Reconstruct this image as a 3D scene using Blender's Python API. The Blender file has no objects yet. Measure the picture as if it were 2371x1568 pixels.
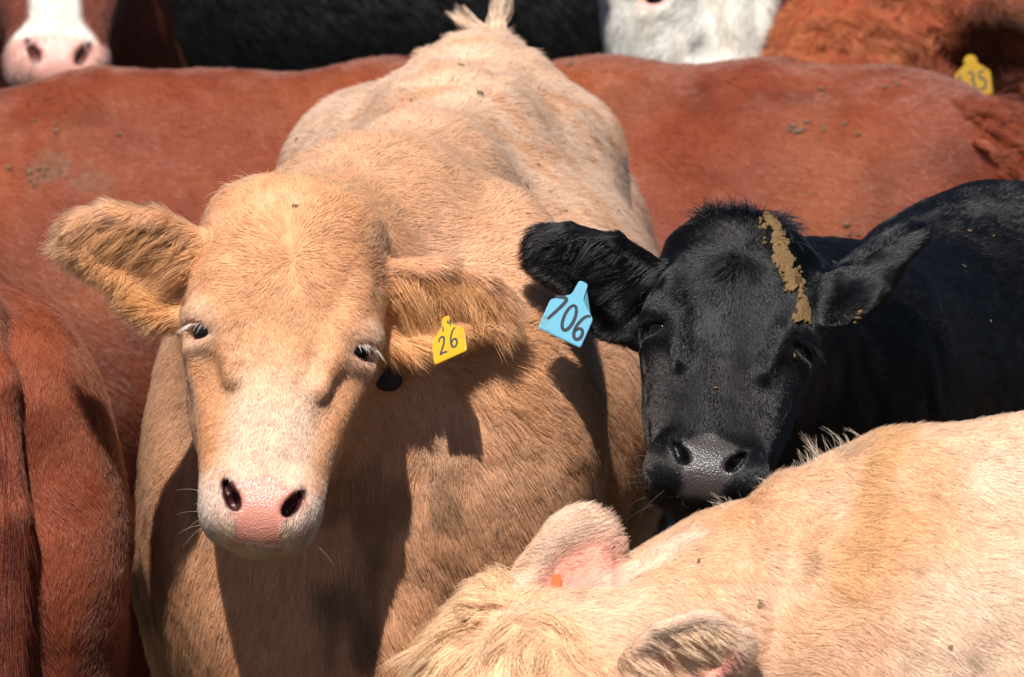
import bpy, math, random
import numpy as np
from mathutils import Vector, Matrix
from mathutils.bvhtree import BVHTree

random.seed(7)
RNG = np.random.default_rng(11)
SC = bpy.context.scene
COL = SC.collection
R = math.radians

# ------------------------------------------------------------------ camera, sky, sun, exposure
CAM_D, CAM_E, CAM_Z = 15.0, R(8.0), 1.04
FW = 1.32                                        # metres across the frame 15 m away
CAM_POS = np.array([0.0, -CAM_D * math.cos(CAM_E), CAM_Z + CAM_D * math.sin(CAM_E)])
CF = np.array([0.0, math.cos(CAM_E), -math.sin(CAM_E)])
CU = np.array([0.0, math.sin(CAM_E), math.cos(CAM_E)])
CR = np.array([1.0, 0.0, 0.0])

cam = bpy.data.cameras.new('camera')
cam_ob = bpy.data.objects.new('camera', cam)
COL.objects.link(cam_ob)
cam.sensor_width = 36.0
cam.lens = 36.0 * CAM_D / FW
cam.clip_start, cam.clip_end = 0.5, 3000
cam_ob.location = CAM_POS.tolist()
cam_ob.rotation_euler = (math.pi / 2 - CAM_E, 0, 0)
cam.dof.use_dof = True
cam.dof.focus_distance = 15.0
cam.dof.aperture_fstop = 10.0
SC.camera = cam_ob

SUN_EL, SUN_AZ = R(54), R(-11)                    # azimuth: from behind the camera, a little to the left
sdir = np.array([math.sin(SUN_AZ) * math.cos(SUN_EL), -math.cos(SUN_AZ) * math.cos(SUN_EL), math.sin(SUN_EL)])
world = bpy.data.worlds.new('World')
SC.world = world
world.use_nodes = True
wn = world.node_tree.nodes
wl = world.node_tree.links
wn.clear()
sky = wn.new('ShaderNodeTexSky')
sky.sky_type = 'NISHITA'
sky.sun_disc = False
sky.altitude = 1500
sky.air_density = 0.8
sky.dust_density = 0.4
sky.sun_elevation = SUN_EL
sky.sun_rotation = math.atan2(sdir[0], sdir[1])
bg = wn.new('ShaderNodeBackground')
bg.inputs['Strength'].default_value = 0.05
wo = wn.new('ShaderNodeOutputWorld')
wl.new(sky.outputs[0], bg.inputs[0])
wl.new(bg.outputs[0], wo.inputs[0])

sun = bpy.data.lights.new('sun', 'SUN')
sun.energy = 5.0
sun.angle = R(0.53)
sun.color = (1.0, 0.945, 0.88)
sun_ob = bpy.data.objects.new('sun', sun)
COL.objects.link(sun_ob)
sun_ob.location = (-3, -8, 12)
sun_ob.rotation_euler = Vector((-sdir).tolist()).to_track_quat('-Z', 'Y').to_euler()

SC.view_settings.view_transform = 'Standard'
SC.view_settings.look = 'None'
SC.view_settings.exposure = 0.58
SC.view_settings.gamma = 1.0
SC.view_settings.use_curve_mapping = False
SC.cycles.max_bounces = 8
SC.cycles.transparent_max_bounces = 8


def P(px, py, y):
    """World point at depth y seen at (px, py) of a 2371 x 1568 view of the place."""
    d = CF + CR * ((px - 1185.5) / 2371 * FW / CAM_D) - CU * ((py - 784.0) / 2371 * FW / CAM_D)
    t = (y - CAM_POS[1]) / d[1]
    return CAM_POS + d * t


def ray(px, py):
    d = CF + CR * ((px - 1185.5) / 2371 * FW / CAM_D) - CU * ((py - 784.0) / 2371 * FW / CAM_D)
    return Vector(CAM_POS.tolist()), Vector((d / np.linalg.norm(d)).tolist())


def A(*v):
    return np.array(v, dtype=np.float64)


def unit(v):
    v = np.asarray(v, dtype=np.float64)
    return v / (np.linalg.norm(v, axis=-1, keepdims=True) + 1e-12)


def rotx(a):
    c, s = math.cos(a), math.sin(a)
    return np.array([[1, 0, 0], [0, c, -s], [0, s, c]])


def roty(a):
    c, s = math.cos(a), math.sin(a)
    return np.array([[c, 0, s], [0, 1, 0], [-s, 0, c]])


def rotz(a):
    c, s = math.cos(a), math.sin(a)
    return np.array([[c, -s, 0], [s, c, 0], [0, 0, 1]])


# ------------------------------------------------------------------ noise
_T = RNG.random((32, 32, 32)).astype(np.float32)


def vnoise(p, scale, off=0.0):
    q = np.asarray(p, dtype=np.float32) / scale + off
    i = np.floor(q).astype(np.int32)
    f = q - i
    f = f * f * (3 - 2 * f)
    i &= 31
    j = (i + 1) & 31
    x0, y0, z0 = i[..., 0], i[..., 1], i[..., 2]
    x1, y1, z1 = j[..., 0], j[..., 1], j[..., 2]
    fx, fy, fz = f[..., 0], f[..., 1], f[..., 2]
    a = _T[x0, y0, z0] * (1 - fx) + _T[x1, y0, z0] * fx
    b = _T[x0, y1, z0] * (1 - fx) + _T[x1, y1, z0] * fx
    c = _T[x0, y0, z1] * (1 - fx) + _T[x1, y0, z1] * fx
    d = _T[x0, y1, z1] * (1 - fx) + _T[x1, y1, z1] * fx
    return (a * (1 - fy) + b * fy) * (1 - fz) + (c * (1 - fy) + d * fy) * fz


def fbm(p, scale, off=0.0):
    return (vnoise(p, scale, off) * .55 + vnoise(p, scale * .47, off + 5.3) * .3 + vnoise(p, scale * .21, off + 9.1) * .15)


def vec_noise(p, scale, off=0.0):
    return np.stack([vnoise(p, scale, off + 1.7), vnoise(p, scale, off + 11.9), vnoise(p, scale, off + 23.3)], -1) - .5


def sstep(a, b, x):
    t = np.clip((x - a) / (b - a), 0, 1)
    return t * t * (3 - 2 * t)


# ------------------------------------------------------------------ implicit modelling
class Shape:
    def __init__(self):
        self.ops = []

    def rc(self, a, b, ra, rb, k=.04, sub=False):
        self.ops.append(('rc', A(*a), A(*b), ra, rb, k, sub))

    def chain(self, pts, k=.04, sub=False):
        for (a, ra), (b, rb) in zip(pts, pts[1:]):
            self.rc(a, b, ra, rb, k, sub)

    def el(self, c, r, Rm=None, k=.04, sub=False):
        self.ops.append(('el', A(*c), A(*r), np.eye(3) if Rm is None else np.asarray(Rm), k, sub))


def fine_axis(lo, hi, flo, fhi, hf, hc):
    out = [lo]
    x = lo
    while x < hi:
        d = max(flo - x, x - fhi, 0.0)
        x += min(hf + d * .22, hc)
        out.append(x)
    return np.array(out, dtype=np.float32)


def eval_shape(ops, xs, ys, zs, lumps):
    f = np.full((len(xs), len(ys), len(zs)), 1.0, dtype=np.float32)
    for op in ops:
        kind, k, sub = op[0], op[-2], op[-1]
        if kind == 'rc':
            a, b, ra, rb = op[1:5]
            m = max(ra, rb) + k + .01
            lo, hi = np.minimum(a, b) - m, np.maximum(a, b) + m
        else:
            c, r, Rm = op[1:4]
            ext = np.sqrt(((Rm * r) ** 2).sum(1)) + k + .01
            lo, hi = c - ext, c + ext
        i0, i1 = np.searchsorted(xs, lo[0]), np.searchsorted(xs, hi[0])
        j0, j1 = np.searchsorted(ys, lo[1]), np.searchsorted(ys, hi[1])
        k0, k1 = np.searchsorted(zs, lo[2]), np.searchsorted(zs, hi[2])
        if i0 >= i1 or j0 >= j1 or k0 >= k1:
            continue
        X = xs[i0:i1, None, None]
        Y = ys[None, j0:j1, None]
        Z = zs[None, None, k0:k1]
        if kind == 'rc':
            ba = b - a
            L2 = max(float(ba @ ba), 1e-9)
            px, py, pz = X - np.float32(a[0]), Y - np.float32(a[1]), Z - np.float32(a[2])
            t = np.clip((px * np.float32(ba[0] / L2) + py * np.float32(ba[1] / L2) + pz * np.float32(ba[2] / L2)), 0, 1)
            d = np.sqrt((px - t * np.float32(ba[0])) ** 2 + (py - t * np.float32(ba[1])) ** 2 + (pz - t * np.float32(ba[2])) ** 2)
            d -= np.float32(ra) + np.float32(rb - ra) * t
        else:
            px, py, pz = X - np.float32(c[0]), Y - np.float32(c[1]), Z - np.float32(c[2])
            k0_ = np.float32(0)
            k1_ = np.float32(0)
            for q in range(3):
                u = (px * np.float32(Rm[0, q]) + py * np.float32(Rm[1, q]) + pz * np.float32(Rm[2, q])) / np.float32(r[q])
                u2 = u * u
                k0_ = k0_ + u2
                k1_ = k1_ + u2 / np.float32(r[q] ** 2)
            k0_ = np.sqrt(k0_)
            d = k0_ * (k0_ - 1) / (np.sqrt(k1_) + np.float32(1e-6))
        g = f[i0:i1, j0:j1, k0:k1]
        kk = np.float32(max(k, 1e-4))
        if not sub:
            h = np.maximum(kk - np.abs(g - d), 0) / kk
            f[i0:i1, j0:j1, k0:k1] = np.minimum(g, d) - h * h * kk * np.float32(.25)
        else:
            h = np.maximum(kk - np.abs(g + d), 0) / kk
            f[i0:i1, j0:j1, k0:k1] = np.maximum(g, -d) + h * h * kk * np.float32(.25)
    if lumps is not None:
        idx = np.nonzero(np.abs(f) < .05)
        p = np.stack([xs[idx[0]], ys[idx[1]], zs[idx[2]]], -1)
        f[idx] += lumps(p).astype(np.float32)
    return f


def surface_nets(f, xs, ys, zs):
    s = f < 0
    n = [d - 1 for d in f.shape]
    cnt = np.zeros(n, dtype=np.uint8)
    for dx in (0, 1):
        for dy in (0, 1):
            for dz in (0, 1):
                cnt += s[dx:dx + n[0], dy:dy + n[1], dz:dz + n[2]]
    ci, cj, ck = np.nonzero((cnt > 0) & (cnt < 8))
    idx = np.full(n, -1, dtype=np.int32)
    idx[ci, cj, ck] = np.arange(len(ci))
    corner = {}
    for c in range(8):
        dx, dy, dz = c & 1, (c >> 1) & 1, (c >> 2) & 1
        corner[c] = (f[ci + dx, cj + dy, ck + dz], dx, dy, dz)
    acc = np.zeros((len(ci), 3), dtype=np.float64)
    num = np.zeros(len(ci))
    for a in range(8):
        for bit in (1, 2, 4):
            if a & bit:
                continue
            b = a | bit
            fa, ax, ay, az = corner[a]
            fb, bx, by, bz = corner[b]
            m = (fa < 0) != (fb < 0)
            t = np.where(m, fa / np.where(m, fa - fb, 1), 0)
            acc[:, 0] += m * (ax + (bx - ax) * t)
            acc[:, 1] += m * (ay + (by - ay) * t)
            acc[:, 2] += m * (az + (bz - az) * t)
            num += m
    acc /= num[:, None]
    V = np.empty_like(acc)
    for q, (g, c) in enumerate(((xs, ci), (ys, cj), (zs, ck))):
        V[:, q] = g[c] * (1 - acc[:, q]) + g[c + 1] * acc[:, q]
    quads = []
    # x edges
    def emit(m, off, d1, d2, flip):
        e = np.nonzero(m)
        e = [q + o for q, o in zip(e, off)]
        sg = s[e[0], e[1], e[2]]
        def cell(u, v):
            w = [e[0].copy(), e[1].copy(), e[2].copy()]
            w[d1] = w[d1] - u
            w[d2] = w[d2] - v
            return idx[w[0], w[1], w[2]]
        q = np.stack([cell(1, 1), cell(0, 1), cell(0, 0), cell(1, 0)], -1)
        rev = sg if not flip else ~sg
        q[~rev] = q[~rev][:, ::-1]
        quads.append(q)
    emit(s[:-1, 1:-1, 1:-1] != s[1:, 1:-1, 1:-1], (0, 1, 1), 1, 2, False)
    emit(s[1:-1, :-1, 1:-1] != s[1:-1, 1:, 1:-1], (1, 0, 1), 0, 2, True)
    emit(s[1:-1, 1:-1, :-1] != s[1:-1, 1:-1, 1:], (1, 1, 0), 0, 1, False)
    Q = np.concatenate(quads)
    Q = Q[(Q >= 0).all(1)]
    return V, Q


def largest_piece(V, Q):
    """Keep only the one connected body."""
    lab = np.arange(len(V))
    for _ in range(400):
        m = lab[Q].min(1)
        new = lab.copy()
        for c in range(4):
            np.minimum.at(new, Q[:, c], m)
        new = new[new]
        if (new == lab).all():
            break
        lab = new
    big = np.bincount(lab).argmax()
    keep = lab == big
    if keep.all():
        return V, Q
    remap = np.cumsum(keep) - 1
    return V[keep], remap[Q[keep[Q[:, 0]]]]


def smooth_pos(V, Q, n=1, lam=.35):
    for _ in range(n):
        acc = np.zeros_like(V)
        cnt = np.zeros(len(V))
        for a, b in ((0, 1), (1, 2), (2, 3), (3, 0)):
            for q in range(3):
                acc[:, q] += np.bincount(Q[:, a], V[Q[:, b], q], len(V)) + np.bincount(Q[:, b], V[Q[:, a], q], len(V))
            cnt += np.bincount(Q[:, a], minlength=len(V)) + np.bincount(Q[:, b], minlength=len(V))
        V = V * (1 - lam) + lam * acc / np.maximum(cnt, 1)[:, None]
    return V


def vnormals(V, Q):
    n = np.cross(V[Q[:, 2]] - V[Q[:, 0]], V[Q[:, 3]] - V[Q[:, 1]])
    N = np.zeros_like(V)
    for c in range(4):
        for q in range(3):
            N[:, q] += np.bincount(Q[:, c], n[:, q], len(V))
    return unit(N)


def mesh_np(name, V, F, mat, parent=None, attrs=None, smooth=True):
    V = np.asarray(V, dtype=np.float32)
    F = np.asarray(F, dtype=np.int32)
    me = bpy.data.meshes.new(name)
    me.vertices.add(len(V))
    me.vertices.foreach_set('co', V.ravel())
    k = F.shape[1]
    me.loops.add(F.size)
    me.loops.foreach_set('vertex_index', F.ravel())
    me.polygons.add(len(F))
    me.polygons.foreach_set('loop_start', np.arange(0, F.size, k, dtype=np.int32))
    me.polygons.foreach_set('use_smooth', np.full(len(F), smooth))
    me.update(calc_edges=True)
    for nm, arr in (attrs or {}).items():
        if arr.ndim == 2:
            a = me.attributes.new(nm, 'FLOAT_COLOR', 'POINT')
            a.data.foreach_set('color', np.concatenate([arr, np.ones((len(arr), 1))], 1).astype(np.float32).ravel())
        else:
            a = me.attributes.new(nm, 'FLOAT', 'POINT')
            a.data.foreach_set('value', arr.astype(np.float32))
    if mat:
        me.materials.append(mat)
    ob = bpy.data.objects.new(name, me)
    COL.objects.link(ob)
    if parent:
        ob.parent = parent
        ob.matrix_parent_inverse = Matrix.Translation(parent.location).inverted()
    return ob


def curves_np(name, pts, rad, mat, parent, colors=None, normals=None):
    """pts (N, K, 3) strands; rad (N, K); colors (N, 3)."""
    N, K = pts.shape[:2]
    cu = bpy.data.hair_curves.new(name)
    cu.add_curves([K] * N)
    cu.attributes['position'].data.foreach_set('vector', pts.astype(np.float32).ravel())
    ra = cu.attributes.get('radius') or cu.attributes.new('radius', 'FLOAT', 'POINT')
    ra.data.foreach_set('value', rad.astype(np.float32).ravel())
    if colors is not None:
        ca = cu.attributes.new('hair_color', 'FLOAT_COLOR', 'CURVE')
        ca.data.foreach_set('color', np.concatenate([colors, np.ones((N, 1))], 1).astype(np.float32).ravel())
    if normals is None:
        normals = np.tile(A(0, -.45, .89), (N, 1))  # made-up normal facing the sun, so loose hairs look lit
    na = cu.attributes.new('shading_normal', 'FLOAT_VECTOR', 'CURVE')
    na.data.foreach_set('vector', normals.astype(np.float32).ravel())
    cu.materials.append(mat)
    ob = bpy.data.objects.new(name, cu)
    COL.objects.link(ob)
    ob.parent = parent
    ob.matrix_parent_inverse = Matrix.Translation(parent.location).inverted()
    return ob


# ------------------------------------------------------------------ materials
def mat_new(name):
    m = bpy.data.materials.new(name)
    m.use_nodes = True
    m.node_tree.nodes.clear()
    return m, m.node_tree.nodes, m.node_tree.links


def skin_material():
    m, n, l = mat_new('hide_skin')
    out = n.new('ShaderNodeOutputMaterial')
    b = n.new('ShaderNodeBsdfPrincipled')
    at = n.new('ShaderNodeAttribute'); at.attribute_name = 'skin_color'
    wt = n.new('ShaderNodeAttribute'); wt.attribute_name = 'wet'
    tc = n.new('ShaderNodeTexCoord')
    vo = n.new('ShaderNodeTexVoronoi'); vo.inputs['Scale'].default_value = 420
    no = n.new('ShaderNodeTexNoise'); no.inputs['Scale'].default_value = 260; no.inputs['Detail'].default_value = 4
    mix = n.new('ShaderNodeMath'); mix.operation = 'ADD'
    bump = n.new('ShaderNodeBump'); bump.inputs['Distance'].default_value = .0010
    st = n.new('ShaderNodeMath'); st.operation = 'MULTIPLY_ADD'; st.inputs[1].default_value = .55; st.inputs[2].default_value = .15
    ro = n.new('ShaderNodeMapRange'); ro.inputs['To Min'].default_value = .75; ro.inputs['To Max'].default_value = .30
    l.new(tc.outputs['Object'], vo.inputs['Vector']); l.new(tc.outputs['Object'], no.inputs['Vector'])
    l.new(vo.outputs['Distance'], mix.inputs[0]); l.new(no.outputs['Fac'], mix.inputs[1])
    l.new(mix.outputs[0], bump.inputs['Height'])
    l.new(wt.outputs['Fac'], st.inputs[0]); l.new(st.outputs[0], bump.inputs['Strength'])
    l.new(wt.outputs['Fac'], ro.inputs['Value'])
    sp = n.new('ShaderNodeMapRange'); sp.inputs['To Min'].default_value = .12; sp.inputs['To Max'].default_value = .6
    l.new(wt.outputs['Fac'], sp.inputs['Value']); l.new(sp.outputs[0], b.inputs['Specular IOR Level'])
    l.new(at.outputs['Color'], b.inputs['Base Color'])
    l.new(ro.outputs[0], b.inputs['Roughness'])
    l.new(bump.outputs[0], b.inputs['Normal'])
    l.new(b.outputs[0], out.inputs[0])
    return m


def coat_material(name='coat_hair', rough=.35, radial=.5, body=.6, ior=1.55):
    """Hair: a glossy fibre mixed with a matt part shaded by the normal stored with each hair."""
    m, n, l = mat_new(name)
    out = n.new('ShaderNodeOutputMaterial')
    at = n.new('ShaderNodeAttribute'); at.attribute_name = 'hair_color'
    nr = n.new('ShaderNodeAttribute'); nr.attribute_name = 'shading_normal'
    h = n.new('ShaderNodeBsdfHairPrincipled')
    h.model = 'CHIANG'
    h.parametrization = 'COLOR'
    l.new(at.outputs['Color'], h.inputs['Color'])
    h.inputs['IOR'].default_value = ior
    h.inputs['Roughness'].default_value = rough
    h.inputs['Radial Roughness'].default_value = radial
    h.inputs['Random Roughness'].default_value = .2
    d = n.new('ShaderNodeBsdfDiffuse')
    l.new(at.outputs['Color'], d.inputs['Color'])
    l.new(nr.outputs['Vector'], d.inputs['Normal'])
    mx = n.new('ShaderNodeMixShader'); mx.inputs[0].default_value = body
    l.new(h.outputs[0], mx.inputs[1]); l.new(d.outputs[0], mx.inputs[2])
    l.new(mx.outputs[0], out.inputs[0])
    return m


def plain(name, col, rough=.5, spec=.5, bump=0.0, scale=200, var=0.0):
    m, n, l = mat_new(name)
    out = n.new('ShaderNodeOutputMaterial')
    b = n.new('ShaderNodeBsdfPrincipled')
    b.inputs['Roughness'].default_value = rough
    b.inputs['Specular IOR Level'].default_value = spec
    tc = n.new('ShaderNodeTexCoord')
    no = n.new('ShaderNodeTexNoise'); no.inputs['Scale'].default_value = scale; no.inputs['Detail'].default_value = 5
    l.new(tc.outputs['Object'], no.inputs['Vector'])
    mx = n.new('ShaderNodeMix'); mx.data_type = 'RGBA'
    mx.inputs['A'].default_value = (*[c * (1 - var) for c in col], 1)
    mx.inputs['B'].default_value = (*[min(1, c * (1 + var)) for c in col], 1)
    l.new(no.outputs['Fac'], mx.inputs['Factor'])
    l.new(mx.outputs['Result'], b.inputs['Base Color'])
    if bump:
        bp = n.new('ShaderNodeBump'); bp.inputs['Strength'].default_value = bump; bp.inputs['Distance'].default_value = .003
        l.new(no.outputs['Fac'], bp.inputs['Height']); l.new(bp.outputs[0], b.inputs['Normal'])
    l.new(b.outputs[0], out.inputs[0])
    return m


M_SKIN = skin_material()
M_COAT = coat_material()
M_SLEEK = coat_material('sleek_coat_hair', .32, .4, .2)
M_BLACK = coat_material('black_coat_hair', .22, .35, .15, 1.42)
M_SLEEKER = coat_material('red_coat_hair', .4, .5, .55)
M_EYE = plain('eyeball', (.005, .004, .004), .12, .35)
M_MUD = plain('dried_manure', (.155, .092, .036), .7, .3, 1.0, 260, .65)
M_DUSK = coat_material('dull_black_coat_hair', .5, .6, .4, 1.22)
M_CRUMB = plain('dry_mud_crumb', (.135, .085, .058), .9, .2, .6, 200, .5)


# ------------------------------------------------------------------ the setting
def dirt_material():
    m, n, l = mat_new('trampled_dirt')
    out = n.new('ShaderNodeOutputMaterial')
    b = n.new('ShaderNodeBsdfPrincipled'); b.inputs['Roughness'].default_value = .95
    tc = n.new('ShaderNodeTexCoord')
    a = n.new('ShaderNodeTexNoise'); a.inputs['Scale'].default_value = 1.3; a.inputs['Detail'].default_value = 10
    c = n.new('ShaderNodeTexNoise'); c.inputs['Scale'].default_value = 14; c.inputs['Detail'].default_value = 8
    r = n.new('ShaderNodeValToRGB')
    r.color_ramp.elements[0].color = (.045, .03, .018, 1); r.color_ramp.elements[0].position = .35
    r.color_ramp.elements[1].color = (.13, .095, .06, 1); r.color_ramp.elements[1].position = .68
    bp = n.new('ShaderNodeBump'); bp.inputs['Strength'].default_value = .8; bp.inputs['Distance'].default_value = .05
    l.new(tc.outputs['Object'], a.inputs['Vector']); l.new(tc.outputs['Object'], c.inputs['Vector'])
    l.new(a.outputs['Fac'], r.inputs['Fac']); l.new(r.outputs[0], b.inputs['Base Color'])
    l.new(c.outputs['Fac'], bp.inputs['Height']); l.new(bp.outputs[0], b.inputs['Normal'])
    l.new(b.outputs[0], out.inputs[0])
    return m


gv = np.array([[-900, -900, 0], [900, -900, 0], [900, 900, 0], [-900, 900, 0]], float)
ground = mesh_np('ground', gv, np.array([[0, 1, 2, 3]]), dirt_material())
ground['kind'] = 'structure'


# ------------------------------------------------------------------ cattle
class Head:
    """Local frame: X to the side, Y out of the face, Z up towards the poll; origin between the eyes."""

    def __init__(self, origin, pitch=20, yaw=0, roll=0, s=1.0, basis=None):
        self.o = A(*origin)
        if basis is None:
            B0 = np.array([[1, 0, 0], [0, -1, 0], [0, 0, 1]], float)
            B0 = np.stack([A(1, 0, 0), A(0, -1, 0), A(0, 0, 1)], 1)
            basis = roty(R(roll)) @ rotz(R(yaw)) @ rotx(R(-pitch)) @ B0
        self.B = basis
        self.s = s
        self.ears = []

    def w(self, x, y, z):
        return self.o + self.B @ (A(x, y, z) * self.s)

    def local(self, p):
        return ((np.asarray(p) - self.o) @ self.B) / self.s

    def build(self, S, eyes_open=(1, 1), nostril=1.0, muz=1.0):
        s = self.s

        def el(c, r, k=.03, rot=None, sub=False):
            S.el(self.w(*c), [q * s for q in r], self.B if rot is None else self.B @ rot, k * s, sub)

        def rc(a, b, ra, rb, k=.03, sub=False):
            S.rc(self.w(*a), self.w(*b), ra * s, rb * s, k * s, sub)

        el((0, -.085, .085), (.113, .085, .125))
        el((0, -.05, .03), (.098, .05, .15), .03)
        el((0, -.082, .172), (.104, .066, .042), .045)
        el((0, -.045, -.11), (.058, .047, .16), .03)
        rc((0, -.17, .02), (0, -.11, -.215), .07, .045, .05)
        for g in (-1, 1):
            el((g * .09, -.06, .015), (.036, .052, .06), .035)                   # orbit
            el((g * .062, -.145, -.035), (.048, .095, .125), .045)               # cheek
            rc((g * .066, -.08, -.04), (g * .045, -.065, -.19), .036, .036, .035)
            el((g * .05 * muz, -.045, -.226), (.034 * muz, .042, .043), .03)                 # nostril wing
        el((0, -.055, -.232), (.074 * muz, .056, .048), .03)
        el((0, -.075, -.250), (.06, .050, .027), .02)                            # upper lip
        for g in (-1, 1):
            el((g * .054 * muz, -.082, -.232), (.028 * muz, .042, .030), .02)                 # flews
        el((0, -.112, -.252), (.044, .043, .026), .012)                          # chin
        for g in (-1, 1):
            # eye opening: outwards and a little forwards
            d = unit(A(g * .74, .66, -.10))
            up = unit(A(0, 0, 1) - d * d[2])
            sd = np.cross(d, up)
            rot = np.stack([sd, d, up], 1)
            e = A(g * .099, -.042, .0)
            op = eyes_open[0 if g < 0 else 1]
            el(tuple(e + up * .024 + d * .005), (.034, .019, .012), .016, rot)       # upper lid and brow
            el(tuple(e - up * .023 + d * .002), (.030, .017, .010), .014, rot)       # lower lid
            el(tuple(e + d * .020 - up * (.001 + .007 * (1 - op))), (.026, .024, .0145 * op), .006, rot, True)
            if op < .9:
                el(tuple(e + up * .0155 + d * .011), (.030, .013, .0075), .008, rot)     # drooping upper lid
            # nostrils
            # hollow below the eye, ridge from the brow down to the side of the bridge
            el((g * .112, -.008, -.088), (.026, .034, .048), .035, None, True)
            S.chain([(self.w(g * .086, -.026, .075), .020 * s), (self.w(g * .074, -.014, .01), .016 * s), (self.w(g * .056, -.016, -.062), .013 * s)], .014 * s)
            rc((g * .090, -.062, -.045), (g * .052, -.050, -.160), .020, .014, .02)          # facial crest
            if nostril:
                el((g * .037, .002, -.231), (.0088, .032, .0145), .006, roty(R(g * 35)), True)
                el((g * .048, -.002, -.212), (.0042, .024, .016), .006, roty(R(g * 20)), True)
        S.chain([(self.w(-.062, -.075, -.258), .0035 * s), (self.w(-.03, -.045, -.272), .0035 * s), (self.w(.03, -.045, -.272), .0035 * s), (self.w(.062, -.075, -.258), .0035 * s)], .006 * s, True)

    def ear(self, S, base, d, n, L=.185, width=1.0, cup=1.0, rim=1.0, thick=1.0):
        """d: along the ear, n: the way its opening faces (both local)."""
        s = self.s
        d = unit(A(*d))
        n = unit(A(*n) - d * (A(*n) @ d))
        v = np.cross(n, d)
        if v[2] < 0:
            v = -v
        E = self.B @ np.stack([d, v, n], 1)
        o = self.w(*base)
        q = L / .185

        def w(u, vv, nn):
            return o + E @ (A(u * q, vv * width, nn) * s)

        def el(c, r, k=.015, sub=False, rot=None):
            S.el(w(*c), [r[0] * q * s, r[1] * width * s, r[2] * s], E if rot is None else E @ rot, k * s, sub)

        S.rc(w(-.035, .0, -.012), w(.05, .0, -.008), .036 * s, .026 * s, .03 * s)
        el((.095, .010, 0), (.088, .050, .019 * thick), .02)
        el((.045, -.030, .002), (.050, .048, .018 * thick), .02)
        el((.142, .022, .004), (.044, .037, .016 * thick), .02)
        el((.105, .008, .022 + .004 * (1 - cup)), (.068, .032, .020 * cup), .008, True)
        el((.055, -.022, .023), (.040, .034, .017 * cup), .008, True)
        # rolled rims
        S.chain([(w(.02, .036, .010), .014 * s * rim), (w(.08, .058, .020 * rim), .013 * s * rim), (w(.14, .056, .019 * rim), .011 * s * rim), (w(.176, .034, .012 * rim), .008 * s * rim)], .012 * s)
        S.chain([(w(.02, -.070, .006), .010 * s), (w(.07, -.054, .011), .009 * s), (w(.12, -.022, .010), .008 * s), (w(.168, .004, .009), .007 * s)], .010 * s)
        self.ears.append((o, E, q, width))

    def ear_local(self, i, p):
        o, E, q, wd = self.ears[i]
        t = ((np.asarray(p) - o) @ E) / self.s
        return t / A(q, wd, 1)


class Cow:
    pass


def thing(name, label, cat, loc, group=None):
    o = bpy.data.objects.new(name, None)
    o.empty_display_size = .2
    COL.objects.link(o)
    o.location = [float(q) for q in loc]
    o['label'] = label
    o['category'] = cat
    if group:
        o['group'] = group
    return o


GROUP = 'cattle crowded together in the pen'


def build_cow(S, heads, label, colour, flow, fine, box, hf=.0045, hc=.018, lump=.006, ground_xy=(0, 0), extra_lump=None, skin=None, flat_top=0.0):
    """Mesh one animal from its shape; returns the record used for its coat and its small parts."""
    c = Cow()
    (x0, x1), (y0, y1), (z0, z1) = box
    (a0, a1), (b0, b1), (c0, c1) = fine
    xs = fine_axis(x0, x1, a0, a1, hf, hc)
    ys = fine_axis(y0, y1, b0, b1, hf, hc)
    zs = fine_axis(z0, z1, c0, c1, hf, hc)

    def lumps(p):
        v = lump * (fbm(p, .11, 3.1) - .5) * 2
        if flat_top:
            v = v * (1 - .85 * sstep(flat_top - .08, flat_top + .04, p[:, 2]))
        if extra_lump is not None:
            v = v + extra_lump(p)
        if heads:
            m = np.ones(len(p))
            for h in heads:
                q = h.local(p)
                m *= 1 - .75 * ((np.abs(q[:, 0]) < .14) & (q[:, 2] > -.3) & (q[:, 2] < .2) & (q[:, 1] > -.2) & (q[:, 1] < .05))
            v = v * m
        return v

    f = eval_shape(S.ops, xs, ys, zs, lumps)
    V, Q = surface_nets(f, xs, ys, zs)
    V, Q = largest_piece(V, Q)
    V = smooth_pos(V, Q, 1)
    N = vnormals(V, Q)
    c.V, c.Q, c.N, c.heads = V, Q, N, heads
    c.root = thing('cow', label, 'cow', (ground_xy[0], ground_xy[1], 0), GROUP)
    col, wet, bare = colour(V, N)
    if skin is not None:
        col2 = skin(V, col)
    else:
        col2 = col * .62
    col2 = np.where((bare > .5)[:, None], col, col2)
    c.body = mesh_np('body', V, Q, M_SKIN, c.root, {'skin_color': np.clip(col2, 0, 1), 'wet': wet})
    c.colour, c.flow = colour, flow
    c.bvh = None
    return c


def cow_bvh(c):
    if c.bvh is None:
        c.bvh = BVHTree.FromPolygons(c.V.tolist(), c.Q.tolist())
    return c.bvh


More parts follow.
